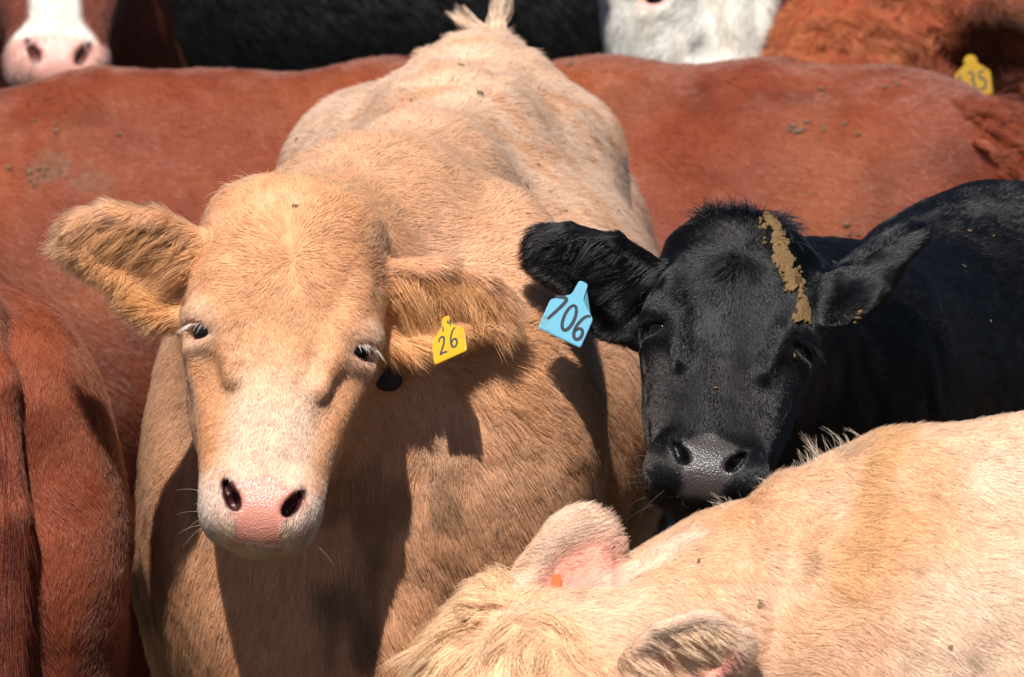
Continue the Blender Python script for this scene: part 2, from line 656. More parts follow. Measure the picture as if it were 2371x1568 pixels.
def sample(c, density, where=None, facing=None):
    V, Q, N = c.V, c.Q, c.N
    T = np.concatenate([Q[:, [0, 1, 2]], Q[:, [0, 2, 3]]])
    a, b, d = V[T[:, 0]], V[T[:, 1]], V[T[:, 2]]
    area = .5 * np.linalg.norm(np.cross(b - a, d - a), axis=1)
    cen = (a + b + d) / 3
    wgt = area.copy()
    if where is not None:
        wgt *= where(cen, N[T[:, 0]])
    tot = wgt.sum()
    n = int(tot * density)
    if n < 1:
        return np.zeros((0, 3)), np.zeros((0, 3))
    cs = np.cumsum(wgt) / tot
    t = np.searchsorted(cs, RNG.random(n))
    t = np.minimum(t, len(T) - 1)
    u, v = RNG.random(n), RNG.random(n)
    fl = u + v > 1
    u[fl], v[fl] = 1 - u[fl], 1 - v[fl]
    w = 1 - u - v
    p = a[t] * w[:, None] + b[t] * u[:, None] + d[t] * v[:, None]
    nn = unit(N[T[t, 0]] * w[:, None] + N[T[t, 1]] * u[:, None] + N[T[t, 2]] * v[:, None])
    return p, nn


def in_view(cen, nrm):
    """Coat where the herd can be seen: the upper bodies around the pictured part of the pen."""
    return ((cen[:, 2] > .45) & (np.abs(cen[:, 0]) < .95)) * sstep(-.45, -.2, nrm @ -CF)


def grow(c, name, density, length, lean=.28, wild=.35, clump=.55, radius=.00035, K=4, where=None, mat=None, tint=None, curl=0.0, droop=0.0):
    def wh(p, n):
        m = in_view(p, n)
        if where is not None:
            m = m * where(p, n)
        return m
    p, n = sample(c, density, wh)
    col, wet, bare = c.colour(p, n)
    keep = RNG.random(len(p)) > bare
    p, n, col = p[keep], n[keep], col[keep]
    f = c.flow(p, n)
    f = f + vec_noise(p, .035, 2.0) * clump * 1.6 + vec_noise(p, .011, 6.0) * clump + RNG.normal(0, 1, p.shape) * wild * .3
    f = unit(f - n * (f * n).sum(1, keepdims=True))
    L = length(p, n) if callable(length) else np.full(len(p), length)
    L = L * RNG.uniform(.65, 1.25, len(p))
    ln = np.clip(lean * (1 + .5 * RNG.normal(0, 1, len(p))) + .35 * (vnoise(p, .02, 14.) - .5), .05, 1.2)
    t = np.linspace(0, 1, K)[None, :, None]
    rise = (ln[:, None, None]) * t * (1 - .45 * t)
    pts = p[:, None, :] + L[:, None, None] * (f[:, None, :] * t * (1 - .15 * ln[:, None, None]) + n[:, None, :] * rise)
    if droop:
        pts[:, :, 2] -= droop * L[:, None] * t[:, :, 0] ** 2
    if curl:
        b = np.cross(n, f)
        ph = (vnoise(p, .03, 31.) * 12)[:, None, None]
        cl = curl if not callable(curl) else curl(p)[:, None, None]
        pts += cl * L[:, None, None] * (b[:, None, :] * (np.sin(ph + 7 * t) - np.sin(ph)) + n[:, None, :] * (np.cos(ph + 7 * t) - np.cos(ph)) * .6)
    pts -= n[:, None, :] * .0003
    rad = radius * RNG.uniform(.7, 1.3, (len(p), 1)) * (1 - .8 * t[:, :, 0] ** 1.5)
    v = RNG.normal(1, .13, (len(p), 1)) * (.76 + .30 * vnoise(p, .008, 4.) + .22 * vnoise(p, .022, 9.))[:, None]
    col = np.clip(col * v, 0, .95)
    if tint is not None:
        col = np.clip(tint(p, col), 0, .95)
    return curves_np(name, pts, rad, mat or M_COAT, c.root, col, unit(n + A(0, -.08, .12)))


def strands(name, parent, roots, dirs, lengths, bend, radius, mat, col, K=6, jit=.15, normals=None):
    """Loose single hairs: whiskers, lashes, wisps."""
    roots, dirs = np.asarray(roots, float), unit(np.asarray(dirs, float))
    N = len(roots)
    d = unit(dirs + RNG.normal(0, jit, dirs.shape))
    L = np.asarray(lengths) * RNG.uniform(.7, 1.25, N)
    t = np.linspace(0, 1, K)[None, :, None]
    bend = np.asarray(bend, float)
    if bend.ndim == 1:
        bend = bend[None, :]
    bend = np.broadcast_to(bend, (N, 3)) * RNG.uniform(.4, 1.5, (N, 1))
    pts = roots[:, None, :] + L[:, None, None] * (d[:, None, :] * t + bend[:, None, :] * t ** 2)
    rad = np.full((N, 1), radius) * (1 - .8 * t[:, :, 0])
    cc = np.clip(np.asarray(col)[None, :] * RNG.uniform(.75, 1.2, (N, 1)), 0, .95)
    return curves_np(name, pts, rad, mat, parent, cc, normals)


def eyes(c, h, iris=(.006, .005, .005), which=(-1, 1), r=.0235, back=.0):
    import bmesh
    for g in which:
        bm = bmesh.new()
        bmesh.ops.create_uvsphere(bm, u_segments=24, v_segments=16, radius=r * h.s)
        me = bpy.data.meshes.new('eye')
        bm.to_mesh(me); bm.free()
        me.polygons.foreach_set('use_smooth', [True] * len(me.polygons))
        me.materials.append(M_EYE)
        o = bpy.data.objects.new('eye', me)
        COL.objects.link(o)
        d = unit(A(g * .74, .66, -.10))
        q = h.w(*(A(g * .099, -.042, 0) - d * (.006 + back)))
        o.location = q - A(*c.root.location)
        o.parent = c.root


def lashes(c, h, col, which=(-1, 1), L=.02, n=60, radius=.0004):
    for g in which:
        d = unit(A(g * .74, .66, -.10))
        up = unit(A(0, 0, 1) - d * d[2])
        sd = np.cross(d, up)
        t = RNG.uniform(-1, 1, n)
        root = A(g * .099, -.042, 0) + d * .017 + up[None, :] * (.0085 - .006 * t[:, None] ** 2) + sd * (t[:, None] * .02)
        root = h.o + (root * h.s) @ h.B.T
        dr = d[None, :] * .9 - up * .05 + sd * t[:, None] * .5
        dr = dr @ h.B.T
        strands('eyelashes', c.root, root, dr, np.full(n, L * h.s), (h.B @ A(0, 0, -.55)), radius, M_COAT, col, 5, .1)


def whiskers(c, h, col, n=34, L=.045, radius=.00028):
    roots, dirs = [], []
    bv = cow_bvh(c)
    while len(roots) < n:
        g = random.choice((-1, 1))
        lp = A(g * random.uniform(.05, .12), random.uniform(-.11, .02), random.uniform(-.29, -.21))
        o = h.w(*lp)
        hit = bv.find_nearest(Vector(o.tolist()))
        if hit[0] is None:
            continue
        q = h.local(np.array(hit[0]))
        roots.append(np.array(hit[0])); dirs.append(np.array(hit[1]) * .8 + h.B @ A(g * .5, .1, -.25))
    strands('whiskers', c.root, roots, dirs, np.full(n, L * h.s), (0, 0, -.25), radius, M_COAT, col, 6, .3)


def crumbs(c, name, spots, mat, flat=.28):
    """Bits of dried mud stuck in the coat: small uneven lumps resting on the hide at the spots (px, py, metres)."""
    import bmesh
    bv = cow_bvh(c)
    bm = bmesh.new()
    for px, py, r in spots:
        o, d = ray(px, py)
        loc, nor, _, _ = bv.ray_cast(o, d)
        if loc is None:
            continue
        sub = bmesh.ops.create_icosphere(bm, subdivisions=2, radius=1.0)
        q = nor.to_track_quat('Z', 'Y').to_matrix()
        st = random.uniform(.6, 1.7)
        off = random.random() * 50
        for v in sub['verts']:
            k = 1 + 1.5 * (float(vnoise(np.array([v.co[:]]), .7, off)[0]) - .5)
            w = Vector((v.co.x * r * st * k, v.co.y * r / st * k, v.co.z * r * flat * k))
            v.co = loc + nor * .003 + q @ w
    me = bpy.data.meshes.new(name)
    bm.to_mesh(me); bm.free()
    me.polygons.foreach_set('use_smooth', [True] * len(me.polygons))
    me.materials.append(mat)
    o = bpy.data.objects.new(name, me)
    COL.objects.link(o)
    o.parent = c.root
    o.matrix_parent_inverse = Matrix.Translation(c.root.location).inverted()
    o['kind'] = 'stuff'
    return o


def leg(S, hip, knee, hock, foot, r=(.10, .06, .036, .032), k=.05):
    S.chain([(hip, r[0]), (knee, r[1]), (hock, r[2])], k)
    S.chain([(hock, r[2]), (A(*foot) + A(0, 0, .10), r[3])], .03)
    S.rc(A(*foot) + A(0, 0, .11), A(*foot) + A(0, 0, .045), r[3], .045, .02)


def mixc(a, b, t):
    t = np.asarray(t)[:, None]
    return np.asarray(a) * (1 - t) + np.asarray(b) * t


def ear_weight(h, p):
    w = np.zeros(len(p))
    U = np.zeros((len(p), 3))
    which = np.zeros(len(p), int)
    for i in range(len(h.ears)):
        q = h.ear_local(i, p)
        m = (q[:, 0] > .02) & (q[:, 0] < .24) & (np.abs(q[:, 1]) < .10) & (np.abs(q[:, 2]) < .045)
        w = np.where(m, sstep(.015, .05, q[:, 0]), w)
        U = np.where(m[:, None], q, U)
        which = np.where(m, i, which)
    return w, U, which


def head_flow(h, p, n, base, whorl=.10):
    """Hair direction: from the whorl outwards on the face, along the ears, else the body's flow."""
    q = h.local(p)
    rad = np.stack([q[:, 0] * 1.4, np.zeros(len(p)), q[:, 2] - whorl], -1)
    fd = unit(rad) @ h.B.T
    m = sstep(-.30, -.22, q[:, 1]) * sstep(.26, .2, np.abs(q[:, 2] + .03) - .05) * sstep(.16, .12, np.abs(q[:, 0]))
    f = base * (1 - m[:, None]) + fd * m[:, None]
    ew, U, wh = ear_weight(h, p)
    for i, (o, E, qq, wd) in enumerate(h.ears):
        mm = (ew > 0) & (wh == i)
        inner = (U[:, 2] > .0)
        ed = E[:, 0] * .9 + np.where(inner[:, None], -E[:, 1] * .55, E[:, 1] * np.sign(U[:, 1])[:, None] * .25)
        f = np.where(mm[:, None], f * (1 - ew[:, None]) + ed * ew[:, None], f)
    return f


def nose_mask(h, p, top=-.188, w=.052):
    q = h.local(p)
    ax = np.abs(q[:, 0])
    edge = w - .020 * sstep(-.225, -.262, q[:, 2])
    jig = (vnoise(p, .012, 3.) - .5) * .008
    m = sstep(.007, -.005, ax + 1.6 * jig - edge) * sstep(top + .004, top - .006, q[:, 2] + .42 * ax + jig) * sstep(-.075, -.06, q[:, 1]) * sstep(-.285, -.275, q[:, 2])
    return m


def nostril_mask(h, p):
    """Inside of the nostrils: naked skin, the shade of the hollow put into its colour."""
    q = h.local(p)
    m = np.zeros(len(p))
    for g in (-1, 1):
        dd = np.sqrt(((q[:, 0] - g * (.043 + .35 * (q[:, 2] + .22))) / .0145) ** 2 + ((q[:, 1] + .016) / .030) ** 2 + ((q[:, 2] + .224) / .028) ** 2)
        m = np.maximum(m, sstep(1.1, .86, dd))
    return m


def eye_mask(h, p, r=.027):
    q = h.local(p)
    m = np.zeros(len(p))
    for g in (-1, 1):
        d = unit(A(g * .74, .66, -.10))
        e = A(g * .099, -.042, 0) + d * .014
        dd = np.linalg.norm((q - e) / A(1, 1, .72), axis=1)
        m = np.maximum(m, sstep(r, r * .72, dd))
    return m

# ------------------------------------------------------------------ 1. the cream heifer facing the camera
def cream_heifer():
    S = Shape()
    h = Head(P(655, 772, -.02), pitch=22, yaw=1, roll=7.5, s=.98)
    # torso
    S.el(A(-.075, 1.22, .83), (.30, .66, .34), rotz(R(8)), .06)                     # barrel
    S.el(A(-.03, 1.68, .90), (.235, .24, .25), None, .10)                           # rump
    S.chain([(P(905, 520, .5), .07), (P(985, 420, .75), .05), (P(1050, 290, 1.15), .045), (P(1105, 205, 1.5), .04), (P(1128, 150, 1.78), .026)], .16)
    S.rc(P(800, 350, 1.42), P(860, 350, 1.3), .05, .03, .16)                        # hooks
    S.rc(P(1325, 350, 1.42), P(1270, 350, 1.3), .05, .03, .16)
    S.rc(P(1128, 150, 1.78), P(1132, 105, 1.83), .026, .02, .05)                      # tail head
    S.chain([(P(1132, 105, 1.83), .018), (A(-.035, 1.93, 1.02), .024), (A(-.035, 1.95, .6), .016)], .02)
    S.el(P(525, 1190, .56), (.115, .24, .30), rotz(R(8)), .08)                      # shoulders
    S.el(P(1165, 1060, .47), (.13, .24, .36), rotz(R(8)), .08)
    S.el(P(820, 1230, .42), (.22, .20, .30), None, .10)                             # chest
    S.el(P(790, 1600, .36), (.13, .13, .14), None, .10)                             # brisket
    S.el(P(1090, 950, .315), (.15, .13, .22), None, .08)                             # neck and shoulder behind the ear
    # neck
    nb = h.w(0, -.13, .06)
    S.chain([(nb, .125), (P(790, 760, .43), .16), (P(860, 860, .68), .20)], .10)
    S.chain([(h.w(0, -.12, .15), .07), (P(860, 560, .45), .085), (P(940, 560, .68), .10)], .14)
    S.chain([(h.w(0, -.19, -.02), .075), (P(730, 1080, .36), .115), (P(760, 1330, .38), .13)], .08)
    # legs
    for x, g in ((-.40, -1), (-.14, 1)):
        leg(S, A(x + .02 * g, .64, .60), A(x, .60, .42), A(x, .61, .24), A(x, .60, 0), (.08, .06, .04, .032))
    for x in (-.17, .09):
        leg(S, A(x, 1.70, .72), A(x, 1.58, .56), A(x, 1.86, .40), A(x, 1.82, 0), (.13, .09, .045, .034))
    h.build(S, eyes_open=(.72, .68), muz=.87)
    h.ear(S, (-.098, -.095, .095), (-1, .08, .0), (-.1, .84, -.45), L=.20, width=1.12, rim=.8)
    h.ear(S, (.104, -.10, .095), (1, -.36, -.05), (.30, .90, -.32), L=.20, width=1.02, rim=.8)

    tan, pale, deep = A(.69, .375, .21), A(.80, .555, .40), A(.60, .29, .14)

    def colour(p, n):
        q = h.local(p)
        head = sstep(-.28, -.18, q[:, 1]) * sstep(.30, .22, np.linalg.norm(q * A(1, 1, .72), axis=1))
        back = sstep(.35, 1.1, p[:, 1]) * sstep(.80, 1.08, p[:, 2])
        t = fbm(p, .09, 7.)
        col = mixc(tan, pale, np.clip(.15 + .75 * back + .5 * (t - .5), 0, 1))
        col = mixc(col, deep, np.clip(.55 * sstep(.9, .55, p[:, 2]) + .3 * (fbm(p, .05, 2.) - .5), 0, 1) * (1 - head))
        sk = vnoise(p * A(.30, 1.1, 1), .016, 33.) * .6 + vnoise(p * A(.3, 1.2, 1), .05, 43.) * .4
        col = mixc(col, tan * A(.98, .93, .88), .75 * sstep(.47, .68, sk) * back)
        # streaks of dirt on the flank and the lower chest
        st = vnoise(p * A(1, 1, .3), .02, 8.) * vnoise(p, .10, 12.)
        dirt = sstep(.33, .6, st) * sstep(1.05, .6, p[:, 2])
        col = mixc(col, A(.10, .065, .035), .7 * dirt * (1 - head))
        fl = sstep(.15, .22, p[:, 0]) * sstep(.95, .7, p[:, 2]) * sstep(.6, .75, p[:, 1])
        col = mixc(col, A(.12, .085, .05), .75 * fl * sstep(.4, .6, fbm(p, .03, 3.)))
        # head: tan forehead, pale bridge and white muzzle
        hc = mixc(tan * A(1.03, .98, .9), pale, sstep(-.0, -.12, q[:, 2]) * sstep(.075, .04, np.abs(q[:, 0])))
        hc = mixc(hc, deep * 1.15, .6 * sstep(.05, .085, np.abs(q[:, 0])) * sstep(.02, -.06, q[:, 2]) * sstep(-.20, -.14, q[:, 2]))
        hc = mixc(hc, A(.80, .66, .52), sstep(-.175, -.215, q[:, 2] + .3 * (vnoise(p, .02, 5.) - .5) * .1))
        hc = mixc(hc, A(.68, .50, .31), .8 * sstep(-.252, -.266, q[:, 2]))
        hc = mixc(hc, pale, .6 * sstep(.055, .03, np.linalg.norm(q - np.sign(q[:, :1]) * A(.1, 0, 0) - A(0, -.04, .005), axis=1)))
        col = col * (1 - head[:, None]) + hc * head[:, None]

        ew, U, wh = ear_weight(h, p)
        inner = sstep(-.002, .012, U[:, 2]) * ew
        oc = sstep(.03, .09, U[:, 0]) * (1 - inner) * ew
        col = mixc(col, A(.57, .285, .125), .75 * oc)
        ec = mixc(mixc(tan, A(.72, .37, .15), sstep(.04, -.03, U[:, 1]) * .9), A(.72, .48, .27), .6 * sstep(.165, .195, U[:, 0]))  # lower half more orange: sun glowing through the ear, put into the colour
        col = col * (1 - inner[:, None]) + ec * inner[:, None]
        nm = nose_mask(h, p)
        ns = nostril_mask(h, p)
        em = eye_mask(h, p)
        pink = mixc(A(.56, .215, .16), A(.63, .27, .205), fbm(p, .02, 1.))
        halo = sstep(1.5, 1.0, np.sqrt(((np.abs(q[:, 0]) - .052) / .022) ** 2 + ((q[:, 2] + .225) / .036) ** 2)) * sstep(-.06, -.03, q[:, 1])
        col = mixc(col, A(.66, .33, .26), .35 * halo)
        col = mixc(col, pink, nm)
        col = mixc(col, A(.05, .012, .012), ns)  # nostril hollow darkened in the colour, standing in for its shade
        col = mixc(col, A(.46, .22, .17), em)
        bare = np.maximum(np.maximum(nm, ns), em)
        return col, np.maximum(nm * .9, ns * .5), bare

    def flow(p, n):
        b = np.tile(A(.12, .75, -.65), (len(p), 1))
        b[:, 0] += (p[:, 0] - (-.25 + .13 * p[:, 1])) * 2.2
        low = sstep(1.0, .7, p[:, 2])
        b[:, 2] -= low * 1.2
        return head_flow(h, p, n, b)

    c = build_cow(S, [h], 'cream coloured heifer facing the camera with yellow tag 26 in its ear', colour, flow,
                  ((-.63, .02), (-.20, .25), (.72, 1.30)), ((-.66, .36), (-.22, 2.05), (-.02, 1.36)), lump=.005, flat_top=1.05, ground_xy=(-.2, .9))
    return c, h


cream, cream_head = cream_heifer()
eyes(cream, cream_head)

# ------------------------------------------------------------------ shared coat colours
RED = A(.265, .062, .029)
RED_D = A(.085, .017, .009)
RED_O = A(.38, .11, .042)
BLACK = A(.0045, .0044, .0051)


def red_colour(h=None, dark_low=.75, white=None, mud=None, extra=None):
    def colour(p, n):
        t = fbm(p, .16, 4.)
        col = mixc(RED, RED_O, np.clip(1.6 * (t - .42), 0, 1))
        col = mixc(col, RED_D, np.clip(1.5 * (fbm(p, .09, 21.) - .5), 0, .5))
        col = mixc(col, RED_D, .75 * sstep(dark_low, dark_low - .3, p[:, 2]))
        if mud is not None:
            col = mud(p, n, col)
        wet = np.zeros(len(p)); bare = np.zeros(len(p))
        if h is not None:
            q = h.local(p)
            if white is not None:
                col = white(p, q, col)
            nm, ns, em = nose_mask(h, p), nostril_mask(h, p), eye_mask(h, p)
            col = mixc(col, mixc(A(.62, .27, .22), A(.66, .36, .30), fbm(p, .02, 1.)), nm)
            col = mixc(col, A(.13, .045, .04), ns)
            col = mixc(col, A(.20, .08, .06), em)
            wet = nm; bare = np.maximum(np.maximum(nm, ns), em)
        if extra is not None:
            col = extra(p, n, col)
        return col, wet, bare
    return colour


def black_colour(h=None, tint=A(1, 1, 1)):
    def colour(p, n):
        t = fbm(p, .12, 9.)
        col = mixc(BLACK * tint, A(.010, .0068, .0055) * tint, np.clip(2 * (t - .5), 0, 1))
        wet = np.full(len(p), .35); bare = np.zeros(len(p))
        if h is not None:
            nm, ns, em = nose_mask(h, p, -.182, .050), nostril_mask(h, p), eye_mask(h, p, .02)
            col = mixc(col, mixc(A(.050, .040, .037), A(.028, .024, .024), fbm(p, .03, 1.)), nm)
            col = mixc(col, A(.004, .004, .004), ns)
            col = mixc(col, A(.012, .009, .008), em)
            wet = np.maximum(.35 + .5 * nm, .3 * ns); bare = np.maximum(np.maximum(nm, ns), em)
        return col, wet, bare
    return colour


def head_at(local, pt, **kw):
    h = Head((0, 0, 0), **kw)
    h.o = A(*pt) - h.B @ (A(*local) * h.s)
    return h


# ------------------------------------------------------------------ 2. the red cow standing broadside behind the cream one
def red_side_cow():
    S = Shape()
    Y0 = 2.47
    S.el(A(-.05, Y0, .74), (.80, .29, .315), None, .06)
    S.el(A(.41, Y0, .775), (.30, .25, .26), None, .12)                                # rump
    S.el(A(-.62, Y0, .715), (.28, .25, .30), None, .12)                               # shoulders
    def top(px, py, dy=0):
        return P(px, py, Y0 + dy)
    S.chain([(top(-60, 350), .055), (top(230, 306), .05), (top(520, 316), .05), (top(900, 287), .05), (top(1400, 280), .05),
             (top(1780, 285), .045), (top(2050, 300), .04), (top(2165, 340), .035), (top(2235, 385), .03)], .14)
    S.el(top(1760, 390, -.12), (.09, .07, .05), None, .12)                           # hip bone
    S.el(top(2215, 420, -.06), (.085, .10, .10), None, .10)                          # pin bones
    S.el(top(2080, 640, -.10), (.17, .15, .25), None, .12)                           # thigh
    S.chain([(top(2245, 365), .034), (top(2300, 400), .034), (top(2335, 460), .034), (top(2335, 700), .028), (top(2325, 1200), .022)], .03)
    S.el(top(1000, 760, -.14), (.3, .14, .2), None, .12)                             # belly
    # neck and head, off to the side
    S.chain([(A(-.80, Y0, .80), .21), (A(-1.10, Y0 - .04, .80), .14), (A(-1.30, Y0 - .06, .70), .10)], .12)
    B = np.stack([A(0, 1, 0), unit(A(-.75, 0, .55)), unit(A(.55, 0, .75))], 1)
    h = Head(A(-1.42, Y0 - .06, .58), s=.95, basis=B)
    h.build(S)
    h.ear(S, (-.10, -.09, .09), (-1, -.1, .1), (0, .8, -.5))
    h.ear(S, (.10, -.09, .09), (1, -.1, .1), (0, .8, -.5))
    for x, g in ((-.62, -1), (-.55, 1)):
        leg(S, A(x, Y0 + g * .12, .62), A(x, Y0 + g * .12, .42), A(x, Y0 + g * .12, .24), A(x - .02, Y0 + g * .12, 0), (.10, .06, .04, .034))
    for x, g in ((.52, -1), (.60, 1)):
        leg(S, A(x, Y0 + g * .14, .70), A(x - .10, Y0 + g * .15, .55), A(x + .12, Y0 + g * .13, .38), A(x + .06, Y0 + g * .13, 0), (.16, .10, .045, .035))

    def mud(p, n, col):
        m = sstep(.50, .62, fbm(p, .05, 40.)) * sstep(.12, .0, np.linalg.norm((p - top(130, 420, -.25)) * A(1, .4, 1), axis=1))
        return mixc(col, A(.20, .14, .085), .6 * m)

    def flow(p, n):
        b = np.tile(A(.85, 0, -.55), (len(p), 1))
        r = sstep(.55, .75, p[:, 0])
        b[:, 0] += 1.0 * r
        return b + vec_noise(p, .12, 3.) * .8

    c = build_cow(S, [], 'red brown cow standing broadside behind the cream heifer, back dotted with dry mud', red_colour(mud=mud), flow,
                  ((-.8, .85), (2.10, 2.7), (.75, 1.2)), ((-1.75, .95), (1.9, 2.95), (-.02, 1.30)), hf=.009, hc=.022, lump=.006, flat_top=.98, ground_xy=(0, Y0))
    return c, h


red_side, red_side_head = red_side_cow()
eyes(red_side, red_side_head)


# ------------------------------------------------------------------ 3. the red rump at the left
def red_rump_cow():
    S = Shape()
    a = R(22)
    ax = A(-math.sin(a), math.cos(a), 0)
    sd = A(math.cos(a), math.sin(a), 0)
    T = P(-62, 640, .22)                                                             # tail head

    def L(s, f, z):
        v = T + sd * s + ax * f
        return A(v[0], v[1], z)
    Rm = rotz(a)
    zt = T[2]
    S.chain([(L(0, .02, zt - .05), .035), (L(0, .3, zt - .03), .05), (L(0, .8, zt - .02), .05), (L(0, 1.2, zt), .06)], .14)
    S.el(L(0, .28, zt - .22), (.20, .26, .22), Rm, .10)
    S.el(L(0, .85, zt - .33), (.28, .6, .32), Rm, .12)
    for g in (-1, 1):
        S.el(L(g * .125, .12, zt - .37), (.115, .19, .30), Rm, .09)
        S.el(L(g * .085, .02, zt - .17), (.05, .06, .08), Rm, .08)
        leg(S, L(g * .12, .16, zt - .50), L(g * .13, .02 + .12, .58), L(g * .12, -.04, .42), L(g * .12, .0, 0), (.125, .11, .05, .036))
        leg(S, L(g * .12, 1.15, .6), L(g * .12, 1.15, .42), L(g * .12, 1.15, .24), L(g * .12, 1.14, 0), (.10, .06, .04, .034))
    S.chain([(L(0, .02, zt - .06), .034), (L(.012, -.05, zt - .13), .028), (L(.02, -.08, zt - .30), .024), (L(.012, -.085, zt - .55), .020), (L(0, -.08, zt - .75), .018)], .02)
    S.chain([(L(0, 1.25, zt - .25), .19), (L(0, 1.6, zt - .2), .12), (L(0, 1.75, zt - .1), .09)], .1)
    B = np.stack([sd, unit(ax * .8 + A(0, 0, .5)), unit(-ax * .5 + A(0, 0, .8))], 1)
    h = Head(L(0, 1.92, zt - .12), s=.95, basis=B)
    h.build(S)
    h.ear(S, (-.10, -.09, .09), (-1, -.1, .1), (0, .8, -.5))
    h.ear(S, (.10, -.09, .09), (1, -.1, .1), (0, .8, -.5))

    def mud(p, n, col):
        g = np.linalg.norm((p - P(105, 960, -.02)) * A(1.6, .3, .55), axis=1)
        m = sstep(.54, .66, fbm(p * A(1.5, 1, .6), .03, 60.)) * sstep(.06, .02, g)
        return mixc(col, A(.09, .07, .055), .8 * m)

    def flow(p, n):
        b = np.tile(A(.05, -.35, -1.), (len(p), 1))
        return b + vec_noise(p, .10, 3.) * .7

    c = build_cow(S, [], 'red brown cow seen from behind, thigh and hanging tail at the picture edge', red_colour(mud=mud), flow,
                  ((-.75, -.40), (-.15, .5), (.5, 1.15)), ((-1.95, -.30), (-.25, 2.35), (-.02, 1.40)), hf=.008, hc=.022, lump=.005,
                  ground_xy=tuple(L(0, .6, 0)[:2]))
    c.tail = [L(0, -.06, zt - .13), L(.02, -.095, zt - .30), L(.012, -.10, zt - .55), L(0, -.09, zt - .75)]
    return c, h


red_rump, red_rump_head = red_rump_cow()
eyes(red_rump, red_rump_head)


# ------------------------------------------------------------------ 4. the black heifer with the blue tag
def black_heifer():
    S = Shape()
    h = Head(P(1690, 754, .10), pitch=40, yaw=-3, roll=8.5, s=.893)
    ax = unit(A(.75, .66, 0))
    Rm = rotz(R(-48.6))
    S.chain([(h.w(0, -.12, .06), .115), (P(1930, 880, .50), .145), (P(2250, 900, .93), .19)], .12)
    S.chain([(h.w(0, -.12, .12), .06), (P(2060, 800, .66), .09), (P(2240, 690, 1.0), .10)], .10)
    S.el(A(.64, .98, .79), (.235, .26, .28), Rm, .12)
    S.el(A(1.06, 1.38, .77), (.29, .60, .31), Rm, .10)
    S.el(A(1.42, 1.70, .86), (.24, .28, .26), Rm, .10)
    S.chain([(P(2350, 590, 1.05), .06), (A(1.1, 1.42, 1.02), .06), (A(1.45, 1.73, 1.03), .05), (A(1.60, 1.86, 1.0), .03)], .14)
    S.chain([(A(1.62, 1.88, 1.0), .03), (A(1.68, 1.94, .8), .026), (A(1.68, 1.94, .45), .02)], .03)
    S.el(P(1900, 1150, .60), (.12, .14, .22), Rm, .12)
    S.el(A(.47, .80, .72), (.15, .16, .20), Rm, .12)
    for u, v in ((.62, .86), (.50, 1.02)):
        leg(S, A(u, v, .60), A(u, v, .42), A(u, v, .24), A(u, v, 0), (.10, .06, .04, .034))
    for u, v in ((1.52, 1.64), (1.40, 1.82)):
        leg(S, A(u, v, .72), A(u - .06, v - .05, .56), A(u + .08, v + .07, .38), A(u + .05, v + .05, 0), (.16, .10, .045, .035))
    # creases of the neck
    h.build(S, eyes_open=(.6, .45), muz=1.05)
    h.ear(S, (-.100, -.085, .085), (-1, .12, .07), (-.05, .75, -.62), L=.215, width=1.08, rim=.8)
    h.ear(S, (.105, -.08, .085), (.72, .16, .72), (.52, -.70, -.45), L=.23, width=1.3)
    S.el(h.w(0, -.06, .185), (.05, .035, .035), h.B, .04)

    def creases(p):
        q = h.local(p)
        m = sstep(.02, .10, p[:, 0] - .37) * sstep(.30, .12, p[:, 0] - .45) * sstep(1.03, .97, p[:, 2]) * sstep(.7, .8, p[:, 2])
        return .0045 * m * np.sin((p[:, 0] - .35 * (1 - p[:, 2])) * 120 + 9 * vnoise(p, .07, 3.)) * vnoise(p, .09, 8.)

    def flow(p, n):
        b = np.tile(A(.75, .5, -.6), (len(p), 1))
        return head_flow(h, p, n, b + vec_noise(p, .1, 3.) * .6, whorl=.12)

    c = build_cow(S, [h], 'black heifer with blue ear tag 706 and manure smeared down its forehead', black_colour(h), flow,
                  ((.0, .62), (-.15, .45), (.72, 1.20)), ((-.08, 1.85), (-.2, 2.2), (-.02, 1.32)), hf=.0045, hc=.02, lump=.005,
                  ground_xy=(1.0, 1.35), extra_lump=creases)
    return c, h


black, black_head = black_heifer()
eyes(black, black_head)


